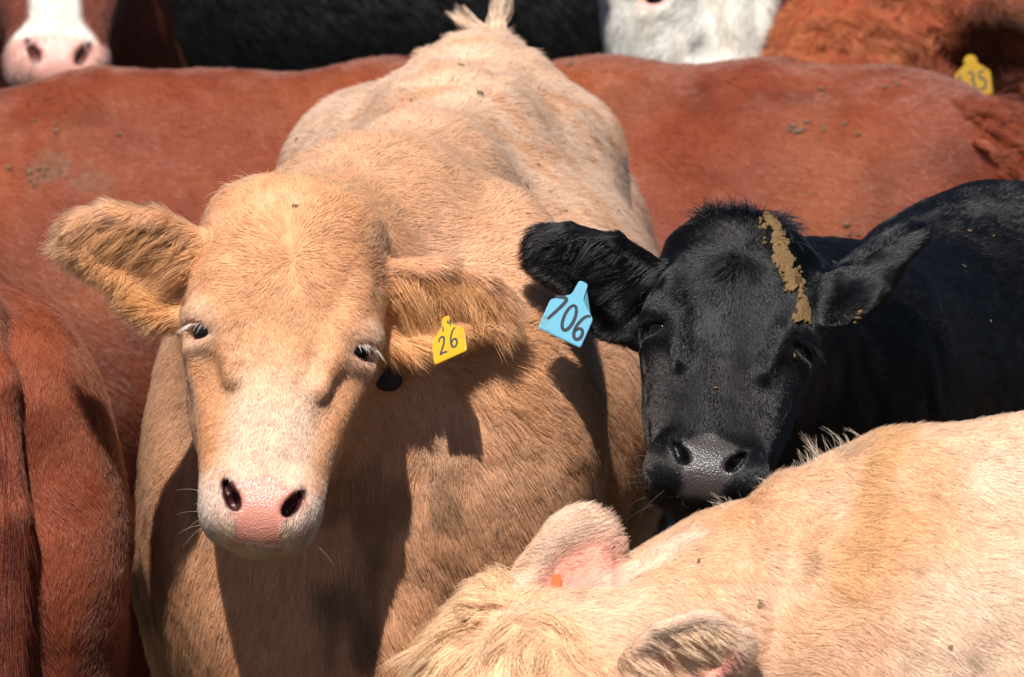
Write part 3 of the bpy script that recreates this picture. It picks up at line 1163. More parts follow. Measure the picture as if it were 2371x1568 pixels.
# ------------------------------------------------------------------ 5. the pale heifer in front, head lowered
def pale_heifer():
    S = Shape()
    X = unit(A(.62, -.60, -.36))
    m = A(-.16, -.16, -.95)
    m = unit(m - X * (m @ X))
    Z = -m
    Y = np.cross(X, Z)
    if Y[0] > 0:
        Y = -Y
    h = head_at((0, -.035, .205), P(1225, 1405, -.60), s=.92, basis=np.stack([X, Y, Z], 1))
    e1, e2 = h.local(P(1190, 1512, -.555)), h.local(P(1450, 1590, -.70))
    def p(px, py, y=-.5):
        return P(px, py, y)
    S.rc(h.w(*e1) + A(.02, .02, -.03), h.w(*e2) + A(-.02, .03, -.03), .05, .06, .06)
    S.chain([(h.w(0, -.11, .09), .10), (p(1400, 1640, -.54), .12), (p(1560, 1640, -.52), .13), (p(1760, 1550, -.50), .17), (p(2080, 1500, -.48), .22)], .10)
    S.chain([(h.w(0, -.10, .15), .05), (p(1300, 1560), .045), (p(1430, 1520), .045), (p(1610, 1400), .045), (p(1790, 1310), .045), (p(1930, 1225), .05), (p(2100, 1145), .055), (p(2420, 1060), .06)], .09)
    S.el(A(.56, -.48, .635), (.24, .245, .29), None, .10)
    S.el(A(1.15, -.44, .69), (.70, .29, .32), None, .10)
    S.el(A(1.70, -.42, .80), (.25, .24, .25), None, .10)
    S.chain([(A(1.2, -.44, 1.0), .06), (A(1.7, -.42, 1.01), .06), (A(1.92, -.42, .97), .03)], .14)
    S.chain([(A(1.93, -.42, .97), .03), (A(2.0, -.42, .8), .026), (A(2.0, -.42, .4), .02)], .03)
    for x, y in ((.50, -.60), (.60, -.36)):
        leg(S, A(x, y, .60), A(x, y, .42), A(x, y, .24), A(x, y, 0), (.10, .06, .04, .034))
    for x, y in ((1.78, -.56), (1.66, -.28)):
        leg(S, A(x, y, .70), A(x - .08, y, .55), A(x + .10, y, .38), A(x + .05, y, 0), (.16, .10, .045, .035))
    h.build(S)
    # far ear stands up, near ear lies out towards the camera
    wloc = lambda v: h.B.T @ unit(A(*v))
    h.ear(S, tuple(e1), wloc((.62, .10, .74)), wloc((.10, -.95, .1)), L=.22, width=1.3, rim=.15, cup=.75, thick=.62)
    h.ear(S, tuple(e2), wloc((.90, -.22, .34)), wloc((.15, -.92, -.15)), L=.18, width=1.2, rim=.5, thick=.8)

    def folds(q):
        a = sstep(.07, .0, np.abs(q[:, 0] - .30 - .25 * (q[:, 2] - .8)))
        return .006 * a * np.sin(q[:, 0] * 90 - q[:, 2] * 20) * sstep(.99, .9, q[:, 2])

    light, peach = A(.80, .565, .41), A(.75, .42, .235)

    def colour(q, n):
        t = fbm(q, .13, 17.)
        nk = sstep(.60, .46, q[:, 0] - .25 * (q[:, 2] - .8) + .12 * (fbm(q, .10, 71.) - .5))
        col = mixc(light, peach, np.clip(1.5 * (t - .52) + .75 * nk, 0, 1))
        s1 = sstep(.045, .01, np.abs(q[:, 0] - .43 - .25 * (q[:, 2] - .85) + .04 * (vnoise(q, .05, 2.) - .5))) * sstep(.75, .85, q[:, 2])
        col = mixc(col, A(.60, .34, .16), .8 * s1)
        col = mixc(col, A(.30, .20, .12), .5 * sstep(.66, .74, fbm(q * A(1, 1, .5), .04, 50.)))
        ew, U, wh = ear_weight(h, q)
        inn = sstep(.002, .012, U[:, 2]) * ew
        pk = sstep(1.0, .55, np.sqrt(((U[:, 0] - .10) / .085) ** 2 + ((U[:, 1] + .005) / .045) ** 2))
        col = mixc(col, mixc(A(.82, .56, .41), A(.74, .33, .25), pk), inn)
        lo = h.local(q)
        em, nm, ns = eye_mask(h, q), nose_mask(h, q), nostril_mask(h, q)
        col = mixc(mixc(mixc(col, A(.6, .25, .2), nm), A(.05, .012, .012), ns), A(.4, .2, .15), em)
        bare = np.maximum(np.maximum(np.maximum(nm, ns), em), .6 * pk * inn)
        return col, nm, bare

    def flow(q, n):
        b = np.tile(A(.85, -.1, -.45), (len(q), 1))
        b = b + vec_noise(q, .14, 3.) * .55
        return head_flow(h, q, n, b, whorl=.16)

    c = build_cow(S, [h], 'pale cream heifer with shaggy forelock and lowered head in front of the others', colour, flow,
                  ((-.12, .35), (-.95, -.3), (.55, .98)), ((-.42, 2.1), (-1.1, -.02), (-.02, 1.2)), hf=.005, hc=.02, lump=.006,
                  ground_xy=(1.0, -.45), extra_lump=folds)
    return c, h


pale, pale_head = pale_heifer()
eyes(pale, pale_head)


# ------------------------------------------------------------------ 6-9. the row behind
def standing(S, x, y, ang, s=1.0, zt=1.12, nlen=.4, head=None, neck=True):
    """A standing body; ang = direction it faces, 0 = away from the camera, 180 = towards it."""
    f = A(-math.sin(R(ang)), math.cos(R(ang)), 0)
    sd = A(math.cos(R(ang)), math.sin(R(ang)), 0)
    Rm = rotz(R(ang))

    def L(a, b, z):
        v = A(x, y, 0) + f * b * s + sd * a * s
        return A(v[0], v[1], z)
    S.el(L(0, 0, zt - .33), (.29 * s, .68 * s, .33), Rm, .06)
    S.el(L(0, -.5, zt - .28), (.24 * s, .28 * s, .26), Rm, .12)
    S.el(L(0, .48, zt - .32), (.24 * s, .27 * s, .31), Rm, .12)
    S.chain([(L(0, .6, zt - .06), .06), (L(0, 0, zt - .06), .055), (L(0, -.5, zt - .04), .05), (L(0, -.74, zt - .08), .03)], .14)
    S.chain([(L(0, -.76, zt - .1), .03), (L(0, -.82, zt - .3), .026), (L(0, -.82, .45), .02)], .03)
    for g in (-1, 1):
        leg(S, L(g * .12, .5, .62), L(g * .12, .48, .42), L(g * .12, .5, .24), L(g * .12, .49, 0), (.10, .06, .04, .034))
        leg(S, L(g * .13, -.5, .72), L(g * .14, -.4, .56), L(g * .12, -.64, .38), L(g * .12, -.6, 0), (.16, .10, .045, .035))
    if head is not None:
        S.chain([(L(0, .55, zt - .28), .21), ((np.asarray(head.w(0, -.13, .05)) * .5 + L(0, .6, zt - .2) * .5), .15), (head.w(0, -.12, .06), .11)], .1)
    return L


def back_flow(h, dirv):
    def flow(p, n):
        return head_flow(h, p, n, np.tile(A(*dirv), (len(p), 1)) + vec_noise(p, .1, 3.) * .6) if h else np.tile(A(*dirv), (len(p), 1)) + vec_noise(p, .1, 3.) * .6
    return flow


def blaze_cow():
    S = Shape()
    h = head_at((0, .0, -.225), P(134, 120, 2.98), pitch=28, yaw=3, roll=3, s=.92)
    standing(S, -.92, 4.05, 200, zt=1.14, head=h)
    h.build(S)
    h.ear(S, (-.10, -.09, .09), (-1, 0, .1), (0, .8, -.5))
    h.ear(S, (.10, -.09, .09), (1, 0, .1), (0, .8, -.5))

    def white(p, q, col):
        wv = .008 * (vnoise(p, .03, 8.) - .5)
        w = .042 + .030 * sstep(-.15, -.20, q[:, 2])
        m = sstep(.006, -.006, np.abs(q[:, 0] + .006) + wv - w) * sstep(-.12, -.06, q[:, 1])
        col = mixc(col, A(.80, .76, .68), m)
        pk = sstep(-.185, -.205, q[:, 2] + .06 * np.abs(q[:, 0])) * sstep(.095, .08, np.abs(q[:, 0])) * sstep(-.09, -.05, q[:, 1])
        return mixc(col, A(.70, .36, .29), .9 * pk)
    wine = lambda p, n, col: col
    col = red_colour(h, white=lambda p, q, c: white(p, q, c * A(.62, .62, .9)))
    c = build_cow(S, [h], 'dark red cow with white blaze and pink nose peering over the red back', col, back_flow(h, (0, .6, -.6)),
                  ((-.95, -.60), (2.85, 3.2), (.85, 1.45)), ((-1.4, -.4), (2.8, 5.1), (-.02, 1.75)), hf=.008, hc=.026, lump=.004, ground_xy=(-.92, 4.05))
    return c, h


blaze, blaze_head = blaze_cow()
eyes(blaze, blaze_head)


def white_face_cow():
    S = Shape()
    d = unit(A(-.74, .66, -.10))
    h = head_at(tuple(A(-.099, -.042, 0) + d * .016), P(1512, -4, 3.02), pitch=20, yaw=30, roll=2, s=1.05)
    standing(S, .50, 4.35, 195, zt=1.16, head=h)
    h.build(S)
    h.ear(S, (-.10, -.09, .09), (-1, 0, .1), (0, .8, -.5))
    h.ear(S, (.10, -.09, .09), (1, 0, .1), (0, .8, -.5))
    S.el(h.w(-.085, -.10, -.05), (.05, .07, .09), h.B, .04)

    def colour(p, n):
        q = h.local(p)
        f = sstep(3.75, 3.6, p[:, 1] + .05 * (vnoise(p, .05, 1.) - .5)) * sstep(.75, .85, p[:, 2])
        col = mixc(RED * A(.8, .8, .8), mixc(A(.74, .69, .60), A(.86, .84, .78), fbm(p, .05, 3.)), f)
        col = mixc(col, A(.45, .38, .28), .5 * sstep(.55, .68, fbm(p * A(2, 1, .5), .04, 5.)) * f)
        nm, ns, em = nose_mask(h, p), nostril_mask(h, p), eye_mask(h, p)
        col = mixc(col, A(.62, .34, .29), np.maximum(nm, em))
        col = mixc(col, A(.05, .014, .014), ns)
        return col, nm, np.maximum(np.maximum(nm, ns), em)
    c = build_cow(S, [h], 'white faced cow, one eye and cheek showing over the red back', colour, back_flow(h, (0, .3, -.9)),
                  ((.05, .50), (2.85, 3.5), (.95, 1.35)), ((-.1, .9), (2.8, 5.3), (-.02, 1.75)), hf=.008, hc=.026, lump=.004, ground_xy=(.42, 4.30))
    return c, h


white_face, white_face_head = white_face_cow()
eyes(white_face, white_face_head)


def curly_cow():
    S = Shape()
    h = head_at((0, 0, .05), P(1960, 60, 3.08), pitch=52, yaw=-14, roll=10, s=1.0)
    L = standing(S, 1.05, 4.05, 160, zt=1.16, head=h)
    S.chain([(h.w(0, -.12, .1), .12), (P(2290, 60, 3.5), .18), (P(2420, 120, 3.75), .26)], .1)
    S.el(P(2470, 420, 3.45), (.2, .2, .3), None, .1)
    h.build(S)
    h.ear(S, (-.085, -.12, .13), (-.45, -.8, .4), (-.7, .4, -.5))
    h.ear(S, tuple(h.local(P(2170, 55, 3.12))), h.B.T @ A(.95, -.12, -.30), h.B.T @ A(-.05, -.85, -.5), L=.21, width=1.35)
    S.el(h.w(0, -.05, .12), (.10, .06, .09), h.B, .04)

    def knobs(p):
        q = h.local(p)
        m = sstep(.13, .10, np.abs(q[:, 0])) * sstep(-.18, -.10, q[:, 1]) * sstep(-.2, -.1, q[:, 2])
        return -.024 * m * (vnoise(p, .030, 3.) - .4)

    def extra(p, n, col):
        col = mixc(col * A(1.5, 1.6, 1.5), RED_D, .6 * sstep(.5, .65, vnoise(p, .03, 3.2)))
        ew, U, wh = ear_weight(h, p)
        return mixc(col, A(.085, .03, .018), .8 * sstep(.0, .012, U[:, 2]) * ew)
    c = build_cow(S, [h], 'curly haired red cow with yellow tag 35 hanging from its ear', red_colour(h, extra=extra), back_flow(h, (.5, .4, -.6)),
                  ((.30, 1.0), (2.9, 3.4), (.9, 1.35)), ((.2, 1.8), (2.75, 5.1), (-.02, 1.7)), hf=.007, hc=.026, lump=.004, ground_xy=(1.05, 4.05), extra_lump=knobs)
    return c, h


curly, curly_head = curly_cow()
eyes(curly, curly_head)


def back_black(label, x, y, ang, zt, headdir, tint):
    S = Shape()
    L0 = Shape()
    f = A(-math.sin(R(ang)), math.cos(R(ang)), 0)
    sd = A(math.cos(R(ang)), math.sin(R(ang)), 0)
    B = np.stack([sd, unit(f * .75 + A(0, 0, .55)), unit(-f * .55 + A(0, 0, .75))], 1)
    h = Head(A(x, y, zt - .02) + f * 1.10, s=.95, basis=B)
    standing(S, x, y, ang, zt=zt, head=h)
    h.build(S)
    h.ear(S, (-.10, -.09, .09), (-1, 0, .1), (0, .8, -.5))
    h.ear(S, (.10, -.09, .09), (1, 0, .1), (0, .8, -.5))
    v = A(x, y, 0)
    c = build_cow(S, [h], label, black_colour(h, tint), back_flow(None, (-f * .9 + A(0, 0, -.6)).tolist()),
                  ((x - .7, x + .7), (y - .6, y + .6), (.85, 1.25)), ((x - 1.6, x + 1.6), (y - 1.6, y + 1.6), (-.02, 1.65)), hf=.014, hc=.03, lump=.006, ground_xy=(x, y))
    eyes(c, h)
    return c


black_rear = back_black('black cow turned away beside the white blazed face, coat faintly shining', -.66, 4.55, -8, 1.26, 0, A(.45, .45, .5))  # lighter bluish tint: the sheen is put into the coat colour
black_side = back_black('black cow standing broadside in deep shade at the back of the herd', .05, 4.05, 90, 1.34, 0, A(.15, .15, .14))  # darker tint: the deep shade is put into the coat colour


# ------------------------------------------------------------------ coats
def head_len(h, body, face, brow, earl):
    def f(p, n):
        q = h.local(p)
        hd = sstep(.32, .24, np.linalg.norm(q * A(1, 1, .72), axis=1)) * sstep(-.25, -.18, q[:, 1])
        L = body * (1 + .5 * (vnoise(p, .06, 3.) - .5))
        L = L * (1 - hd) + hd * (face + (brow - face) * sstep(.02, .13, q[:, 2]))
        ew, U, wh = ear_weight(h, p)
        edge = np.maximum(sstep(-.015, -.06, U[:, 1]), sstep(.14, .18, U[:, 0]))
        return L * (1 - ew) + ew * (earl * .65 + earl * .6 * edge)
    return f


def cream_len(p, n):
    L = head_len(cream_head, .021, .008, .015, .034)(p, n)
    fl = sstep(.10, .2, p[:, 0]) * sstep(1.0, .75, p[:, 2]) * sstep(.55, .7, p[:, 1])
    rump = sstep(1.55, 1.75, p[:, 1]) * sstep(1.1, 1.2, p[:, 2])
    return L + .014 * fl + .014 * rump


DEN = 1.0


def face_boost(h, k):
    def f(p, n):
        q = h.local(p)
        return 1 + (k - 1) * sstep(.30, .24, np.linalg.norm(q * A(1, 1, .72), axis=1)) * sstep(-.25, -.18, q[:, 1])
    return f


grow(cream, 'coat', 210000 * DEN, cream_len, clump=.7, wild=.4, where=face_boost(cream_head, 2.4))
grow(cream, 'flank_hair', 90000, .032, curl=.22, clump=1.0, lean=.5, where=lambda p, n: sstep(.09, .17, p[:, 0]) * sstep(.98, .88, p[:, 2]) * sstep(.85, 1.0, p[:, 1]))
grow(red_side, 'coat', 110000 * DEN, lambda p, n: .013 + .02 * sstep(.70, .80, p[:, 0]), radius=.0004, mat=M_SLEEK, clump=.5,
     where=lambda p, n: sstep(.55, .65, p[:, 2]))
grow(red_rump, 'coat', 190000 * DEN, .013, radius=.0003, mat=M_SLEEKER, clump=.55, where=lambda p, n: (p[:, 0] > -.85) * 1.0)
grow(black, 'coat', 190000 * DEN, head_len(black_head, .012, .0055, .011, .016), clump=.28, wild=.18, radius=.0003, lean=.24, mat=M_BLACK, where=face_boost(black_head, 3.2))
grow(pale, 'coat', 300000 * DEN, head_len(pale_head, .017, .011, .022, .013), clump=.6, wild=.35, radius=.00029, lean=.24)
grow(blaze, 'coat', 90000 * DEN, .012, radius=.0005, where=lambda p, n: sstep(.85, .95, p[:, 2]) * (p[:, 0] < -.3))
grow(white_face, 'coat', 90000 * DEN, .016, radius=.0005, where=lambda p, n: sstep(.85, .95, p[:, 2]) * (p[:, 1] < 3.9))
grow(curly, 'coat', 110000 * DEN, lambda p, n: .030 + .0 * p[:, 0], radius=.0005, curl=.16, lean=.4, clump=1.1, where=lambda p, n: sstep(.80, .9, p[:, 2]) * (p[:, 1] < 4.0))
grow(black_rear, 'coat', 40000 * DEN, .02, radius=.0006, mat=M_DUSK, where=lambda p, n: sstep(.80, .9, p[:, 2]))
grow(black_side, 'coat', 40000 * DEN, .02, radius=.0006, mat=M_DUSK, where=lambda p, n: sstep(.80, .9, p[:, 2]))


# ------------------------------------------------------------------ lashes, whiskers, tufts
lashes(cream, cream_head, (.82, .72, .62), L=.016, n=50, radius=.00026)
lashes(black, black_head, (.012, .012, .014), L=.026, n=50, radius=.0005)
whiskers(cream, cream_head, (.66, .54, .40), 9, .034, .00015)
whiskers(black, black_head, (.10, .09, .09), 24, .04, .0002)


def tuft(c, name, centres, dirs, n, spread, L, bend, col, radius=.0005, jit=.25, K=7, mat=None):
    """Locks of longer hair: several strands from each root point on the hide."""
    bv = cow_bvh(c)
    roots, ds, nn = [], [], []
    for ce, d in zip(centres, dirs):
        lock = unit(A(*d) + RNG.normal(0, jit, 3))
        for _ in range(n):
            o = A(*ce) + RNG.normal(0, spread, 3)
            hit = bv.find_nearest(Vector(o.tolist()))
            roots.append(np.array(hit[0]) - np.array(hit[1]) * .002)
            ds.append(lock)
            nn.append(np.array(hit[1]) * .35 + A(0, -.5, .85))  # normal turned sunward, not the hide's own, so the tuft looks lit
    return strands(name, c.root, roots, ds, np.full(len(roots), L), bend, radius, mat or M_COAT, col, K, .10, unit(np.array(nn)))


def locks(c, name, specs, n, spread, col, mat=None, radius=.0004, K=10, frizz=.10, gather=.8, wave=.10):
    """Long locks: the hairs of one lock start apart on the hide and gather towards its tip."""
    bv = cow_bvh(c)
    P_, C_, N_ = [], [], []
    t = np.linspace(0, 1, K)[:, None]
    for ce, d, L, bend in specs:
        d = unit(A(*d))
        lock = L * (d * t + A(*bend) * t ** 2)
        side = unit(np.cross(d, A(0.3, .2, 1)))
        wv = random.uniform(-wave, wave) * L
        lock = lock + side * wv * np.sin(t * random.uniform(3, 7))
        tone = random.uniform(.72, 1.18)
        for _ in range(n):
            o = A(*ce) + RNG.normal(0, spread, 3)
            hit = bv.find_nearest(Vector(o.tolist()))
            b0 = np.array(hit[0]) - np.array(hit[1]) * .002
            off = (b0 - A(*ce)) * (1 - gather * t ** .8)
            fr = RNG.normal(0, 1, 3) * frizz * L * t ** 1.6 * .35
            k = RNG.uniform(.6, 1.1)
            P_.append(A(*ce) + off + lock * k + fr)
            C_.append(np.asarray(col) * tone * RNG.uniform(.85, 1.12))
            N_.append(np.array(hit[1]) * .35 + A(0, -.5, .85) + side * RNG.normal(0, .25))  # normal tipped towards the sun to brighten the lock
    pts = np.array(P_)
    rad = np.full((len(pts), 1), radius) * (1 - .75 * t[:, 0][None, :] ** 1.5)
    return curves_np(name, pts, rad, mat or M_COAT, c.root, np.clip(np.array(C_), 0, .95), unit(np.array(N_)))


CREAM_HAIR = (.66, .46, .28)
# tail head of the cream heifer: wisps standing against the dark cows behind
specs = []
for k in range(26):
    specs.append((P(1132 + random.uniform(-26, 26), 96 + random.uniform(0, 36), 1.80), (random.uniform(-.5, .5), 0, 1), random.uniform(.018, .034), (0, 0, -.1)))
for k in range(9):
    specs.append((P(1118 + random.uniform(-12, 12), 84 + random.uniform(0, 14), 1.82), (-.7 + random.gauss(0, .2), 0, .8), random.uniform(.025, .055), (-.1, 0, .1)))
    specs.append((P(1146 + random.uniform(-10, 10), 74 + random.uniform(0, 14), 1.82), (.1 + random.gauss(0, .25), 0, 1), random.uniform(.045, .068), (.1, 0, 0)))
locks(cream, 'tail_tuft', specs, 34, .006, (.86, .62, .44), radius=.0005)
# poll tuft
pts = [cream_head.w(random.uniform(-.08, .07), -.07 + random.uniform(-.03, .02), .20) for _ in range(30)]
dd = [cream_head.B @ A((cream_head.local(np.array([q]))[0, 0]) * 8 - .7, .3, .45) for q in pts]
tuft(cream, 'poll_tuft', pts, dd, 20, .009, .026, (0, -.1, -.55), (.74, .47, .27), .0004, .4)
# black poll
pts = [black_head.w(random.uniform(-.05, .05), -.05 + random.uniform(-.03, .03), .19) for _ in range(40)]
dd = [black_head.B @ A(black_head.local(np.array([q]))[0, 0] * 12, .6, .2) for q in pts]
tuft(black, 'poll_tuft', pts, dd, 22, .008, .032, (0, 0, -.45), (.006, .0055, .006), .0005, .35, mat=M_BLACK)

# shaggy forelock of the pale heifer: long locks from the poll falling over the forehead
specs = []
bvp = cow_bvh(pale)
part = pale_head.w(0, -.02, .19)
for k in range(260):
    u, v = random.uniform(-1, 1), random.random() ** 1.2
    lp = A(.09 * u, -.02 - .07 * (1 - v) * random.random(), .205 - .19 * v)
    hit = bvp.find_nearest(Vector(pale_head.w(*lp).tolist()))
    hp, hn = np.array(hit[0]), np.array(hit[1])
    d = unit(hp - part) + A(-.10, -.1, -.60) + RNG.normal(0, .28, 3)
    d = unit(unit(d - hn * (d @ hn)) + hn * random.uniform(.22, .55))
    specs.append((hp, d, random.uniform(.034, .072), (.04 + random.gauss(0, .12), 0, -.42)))
locks(pale, 'forelock', specs, 60, .008, (.78, .50, .29), gather=.62, wave=.30, frizz=.2)

def ear_fringe(c, h, i, name, n, L, col, mat=None, radius=.0003, down=.8):
    """Long hair growing from the upper rim and root of the ear across its opening."""
    o, E, q, wd = h.ears[i]
    specs = []
    for k in range(n):
        u = random.uniform(.015, .17)
        v = .052 - 1.6 * (u - .09) ** 2 - random.random() ** 2 * .05
        ce = o + E @ (A(u * q, v * wd, .016) * h.s)
        d = E @ unit(A(.75 + random.gauss(0, .2), -down + random.gauss(0, .2), .35))
        specs.append((ce, d, L * random.uniform(.6, 1.15) * (1.1 - 2.2 * u), (E @ A(0, -.15, -.25)).tolist()))
    locks(c, name, specs, 26, .006, col, mat, radius=radius, gather=.5, wave=.14, frizz=.16)


ear_fringe(cream, cream_head, 0, 'ear_hair', 60, .070, (.60, .31, .14), down=.6)
ear_fringe(cream, cream_head, 1, 'ear_hair', 70, .070, (.58, .29, .125), down=.55)
ear_fringe(black, black_head, 0, 'ear_hair', 50, .055, (.008, .0075, .008), M_BLACK)
ear_fringe(pale, pale_head, 1, 'ear_hair', 22, .05, (.78, .56, .38))
# rough curly hair round the rump of the red cow
specs = []
bvr = cow_bvh(red_side)
for k in range(150):
    ce = P(random.uniform(2190, 2345), random.uniform(250, 430), 2.36)
    hit = bvr.find_nearest(Vector(ce.tolist()))
    hn = np.array(hit[1])
    d = unit(A(.8, -.1, -.2) + RNG.normal(0, .5, 3))
    specs.append((np.array(hit[0]), unit(d + hn * .5), random.uniform(.02, .045), (0, 0, -.3)))
locks(red_side, 'rump_curls', specs, 24, .006, (.27, .065, .03), radius=.0005, gather=.6, wave=.4, frizz=.2)
# tight curls on the forehead of the curly cow
specs = []
bvc = cow_bvh(curly)
for k in range(330):
    lp = A(random.uniform(-.13, .13), 0, random.uniform(-.10, .20))
    hit = bvc.find_nearest(Vector(curly_head.w(*lp).tolist()))
    hn = np.array(hit[1])
    d = RNG.normal(0, 1, 3) + A(-.3, 0, -.6)
    d = unit(unit(d - hn * (d @ hn)) + hn * .5)
    specs.append((np.array(hit[0]), d, random.uniform(.025, .05), -hn * .5))
locks(curly, 'forehead_curls', specs, 26, .007, (.36, .115, .045), radius=.0006, gather=.6, wave=.5, frizz=.2)
# crest hairs along the neck line
specs = []
for px, py in ((1440, 1330), (1500, 1285), (1560, 1240), (1620, 1190), (1660, 1170), (1700, 1150), (1750, 1120), (1780, 1100), (1840, 1060), (1870, 1035), (1890, 1025), (1910, 1010), (1960, 1000), (2020, 985)):
    for k in range(random.choice((0, 1, 2, 4))):
        specs.append((P(px + random.uniform(-30, 30), py + 14, -.50 + random.uniform(-.02, .02)), (random.uniform(-.5, .6), random.uniform(-.2, .3), .8), random.uniform(.010, .026), (-.5, 0, -.3)))
specs += [(P(1890 + random.uniform(-22, 30), 1036, -.5), (-.6 + random.gauss(0, .3), 0, .8), random.uniform(.016, .03), (-.2, 0, .2)) for _ in range(5)]
locks(pale, 'crest_hair', specs, 5, .005, (.84, .66, .48), radius=.00024, frizz=.3)
# red tail hair
pts, dd = [], []
for k in range(120):
    t = random.random()
    pts.append(P(2290 + 55 * t + random.uniform(-30, 12), 280 + 120 * t, 2.44)); dd.append((.8, -.1, .25 - .9 * t))
tuft(red_side, 'tail_hair', pts, dd, 20, .008, .05, (.1, 0, -.5), (.21, .05, .024), .0006, .3)
pts, dd = [], []
for k in range(200):
    t = random.random() * 2.98
    i = int(t)
    a, b = red_rump.tail[i], red_rump.tail[min(i + 1, 3)]
    pts.append(a + (b - a) * (t - i)); dd.append((random.uniform(-.25, .25), -.15, -1))
tuft(red_rump, 'tail_hair', pts, dd, 16, .010, .045, (0, 0, -.3), (.085, .018, .010), .0005, .12)


# ------------------------------------------------------------------ manure and mud
def smear(c, h, name, pts, mat, thick=.0016):
    """A smear of manure lying on the hide: a lumpy sheet following the hide, cut to a ragged outline."""
    V, Q, N = c.V, c.Q, c.N
    cen = V[Q].mean(1)
    q = h.local(cen)
    dmin = np.full(len(cen), 9.)
    for (x0, z0, r0), (x1, z1, r1) in zip(pts, pts[1:]):
        a, b = A(x0, z0), A(x1, z1)
        pq = q[:, [0, 2]] - a
        ba = b - a
        t = np.clip(pq @ ba / (ba @ ba), 0, 1)
        dmin = np.minimum(dmin, np.linalg.norm(pq - t[:, None] * ba, axis=1) - (r0 + (r1 - r0) * t))
    sel = (dmin < .014) & (q[:, 1] > -.16)
    F = Q[sel]
    if len(F) == 0:
        return
    used, inv = np.unique(F, return_inverse=True)
    F = inv.reshape(F.shape)
    v, n = V[used], N[used]
    # finer sheet: split every quad
    ve, ne, fe = [], [], []
    k = 5
    g = np.linspace(0, 1, k + 1)
    a, b, d, e = v[F[:, 0]], v[F[:, 1]], v[F[:, 2]], v[F[:, 3]]
    na, nb, nd, nee = n[F[:, 0]], n[F[:, 1]], n[F[:, 2]], n[F[:, 3]]
    grid, ng = [], []
    for s_ in g:
        for t_ in g:
            w = ((1 - s_) * (1 - t_), s_ * (1 - t_), s_ * t_, (1 - s_) * t_)
            grid.append(a * w[0] + b * w[1] + d * w[2] + e * w[3])
            ng.append(na * w[0] + nb * w[1] + nd * w[2] + nee * w[3])
    G = np.stack(grid, 1).reshape(-1, 3)
    NG = unit(np.stack(ng, 1).reshape(-1, 3))
    key = np.round(G / .0002).astype(np.int64)
    _, first, inv2 = np.unique(key, axis=0, return_index=True, return_inverse=True)
    inv2 = inv2.reshape(-1)
    base = (np.arange(len(F)) * (k + 1) ** 2)[:, None]
    quads = []
    for i in range(k):
        for j in range(k):
            c0 = i * (k + 1) + j
            quads.append(base + np.array([[c0, c0 + k + 1, c0 + k + 2, c0 + 1]]))
    FQ = inv2[np.concatenate(quads)]
    G, NG = G[first], NG[first]
    cq = G[FQ].mean(1)
    lq = h.local(cq)
    dq = np.full(len(cq), 9.)
    for (x0, z0, r0), (x1, z1, r1) in zip(pts, pts[1:]):
        a_, b_ = A(x0, z0), A(x1, z1)
        t_ = np.clip((lq[:, [0, 2]] - a_) @ (b_ - a_) / ((b_ - a_) @ (b_ - a_)), 0, 1)
        dq = np.minimum(dq, np.linalg.norm(lq[:, [0, 2]] - a_ - t_[:, None] * (b_ - a_), axis=1) - (r0 + (r1 - r0) * t_))
    hole = vnoise(cq, .009, 7.) * .5 + vnoise(cq, .003, 17.) * .5
    edge = dq + (fbm(cq, .014, 3.) - .5) * .034 + (vnoise(cq, .0025, 5.) - .5) * .006
    FQ = FQ[(hole < .72) & (edge < -.002)]
    top = G + NG * (.0035 + thick * (.2 + 1.3 * fbm(G, .009, 2.)))[:, None]
    nv = len(top)
    allv = np.concatenate([top, G - NG * .001])
    ed = {}
    for f in FQ:
        for x, y in zip(f, np.roll(f, -1)):
            ed[(x, y)] = ed.get((x, y), 0) + 1
    side = [(x, y, y + nv, x + nv) for (x, y) in ed if (y, x) not in ed]
    side = [s_[::-1] for s_ in side]
    allf = np.concatenate([FQ, np.array(side, dtype=FQ.dtype)]) if side else FQ
    o = mesh_np(name, allv, allf, mat, c.root)
    return o


smear(black, black_head, 'manure_smear', [(.030, .205, .012), (.048, .165, .017), (.066, .12, .016), (.080, .085, .012)], M_MUD)
smear(black, black_head, 'manure_smear', [(.088, .10, .006), (.097, .065, .013), (.100, .035, .010)], M_MUD)


def scatter(spots, n, spread, r):
    out = []
    for sx, sy in spots:
        for _ in range(n):
            out.append((sx + random.gauss(0, spread), sy + random.gauss(0, spread * .6), r * random.uniform(.5, 1.5)))
    return out


crumbs(red_side, 'mud_crumb', scatter([(1870, 300), (1940, 295), (1860, 320)], 4, 24, .0032) + scatter([(150, 280), (110, 395), (70, 400)], 4, 34, .0024)
       + scatter([(2050, 190), (2080, 215), (1560, 155), (1720, 165), (1310, 155), (1930, 220)], 2, 18, .0028) + scatter([(1960, 540), (1975, 560), (1930, 575)], 2, 14, .0034), M_CRUMB)
crumbs(red_side, 'mud_crumb', scatter([(60, 400), (130, 405), (40, 425)], 5, 26, .0020), M_MUD)
crumbs(cream, 'mud_crumb', [(1068, 155, .004), (1110, 218, .0045), (690, 325, .004), (955, 235, .0026), (1215, 430, .003), (1245, 385, .003), (1205, 445, .003), (1090, 930, .003), (682, 478, .003), (1150, 1230, .003)]
       + scatter([(1230, 430), (1300, 470), (1340, 520), (1190, 400)], 5, 40, .0022), M_CRUMB)
crumbs(black, 'mud_crumb', [(1658, 900, .002), (1838, 824, .0025), (1985, 735, .004), (1990, 722, .0035), (1978, 745, .003), (2245, 538, .0025), (2300, 550, .002), (2230, 620, .002), (2290, 745, .002)], M_MUD)
crumbs(pale, 'mud_crumb', [(1762, 1400, .005), (2200, 1500, .003), (1620, 1300, .0025)], M_MUD)


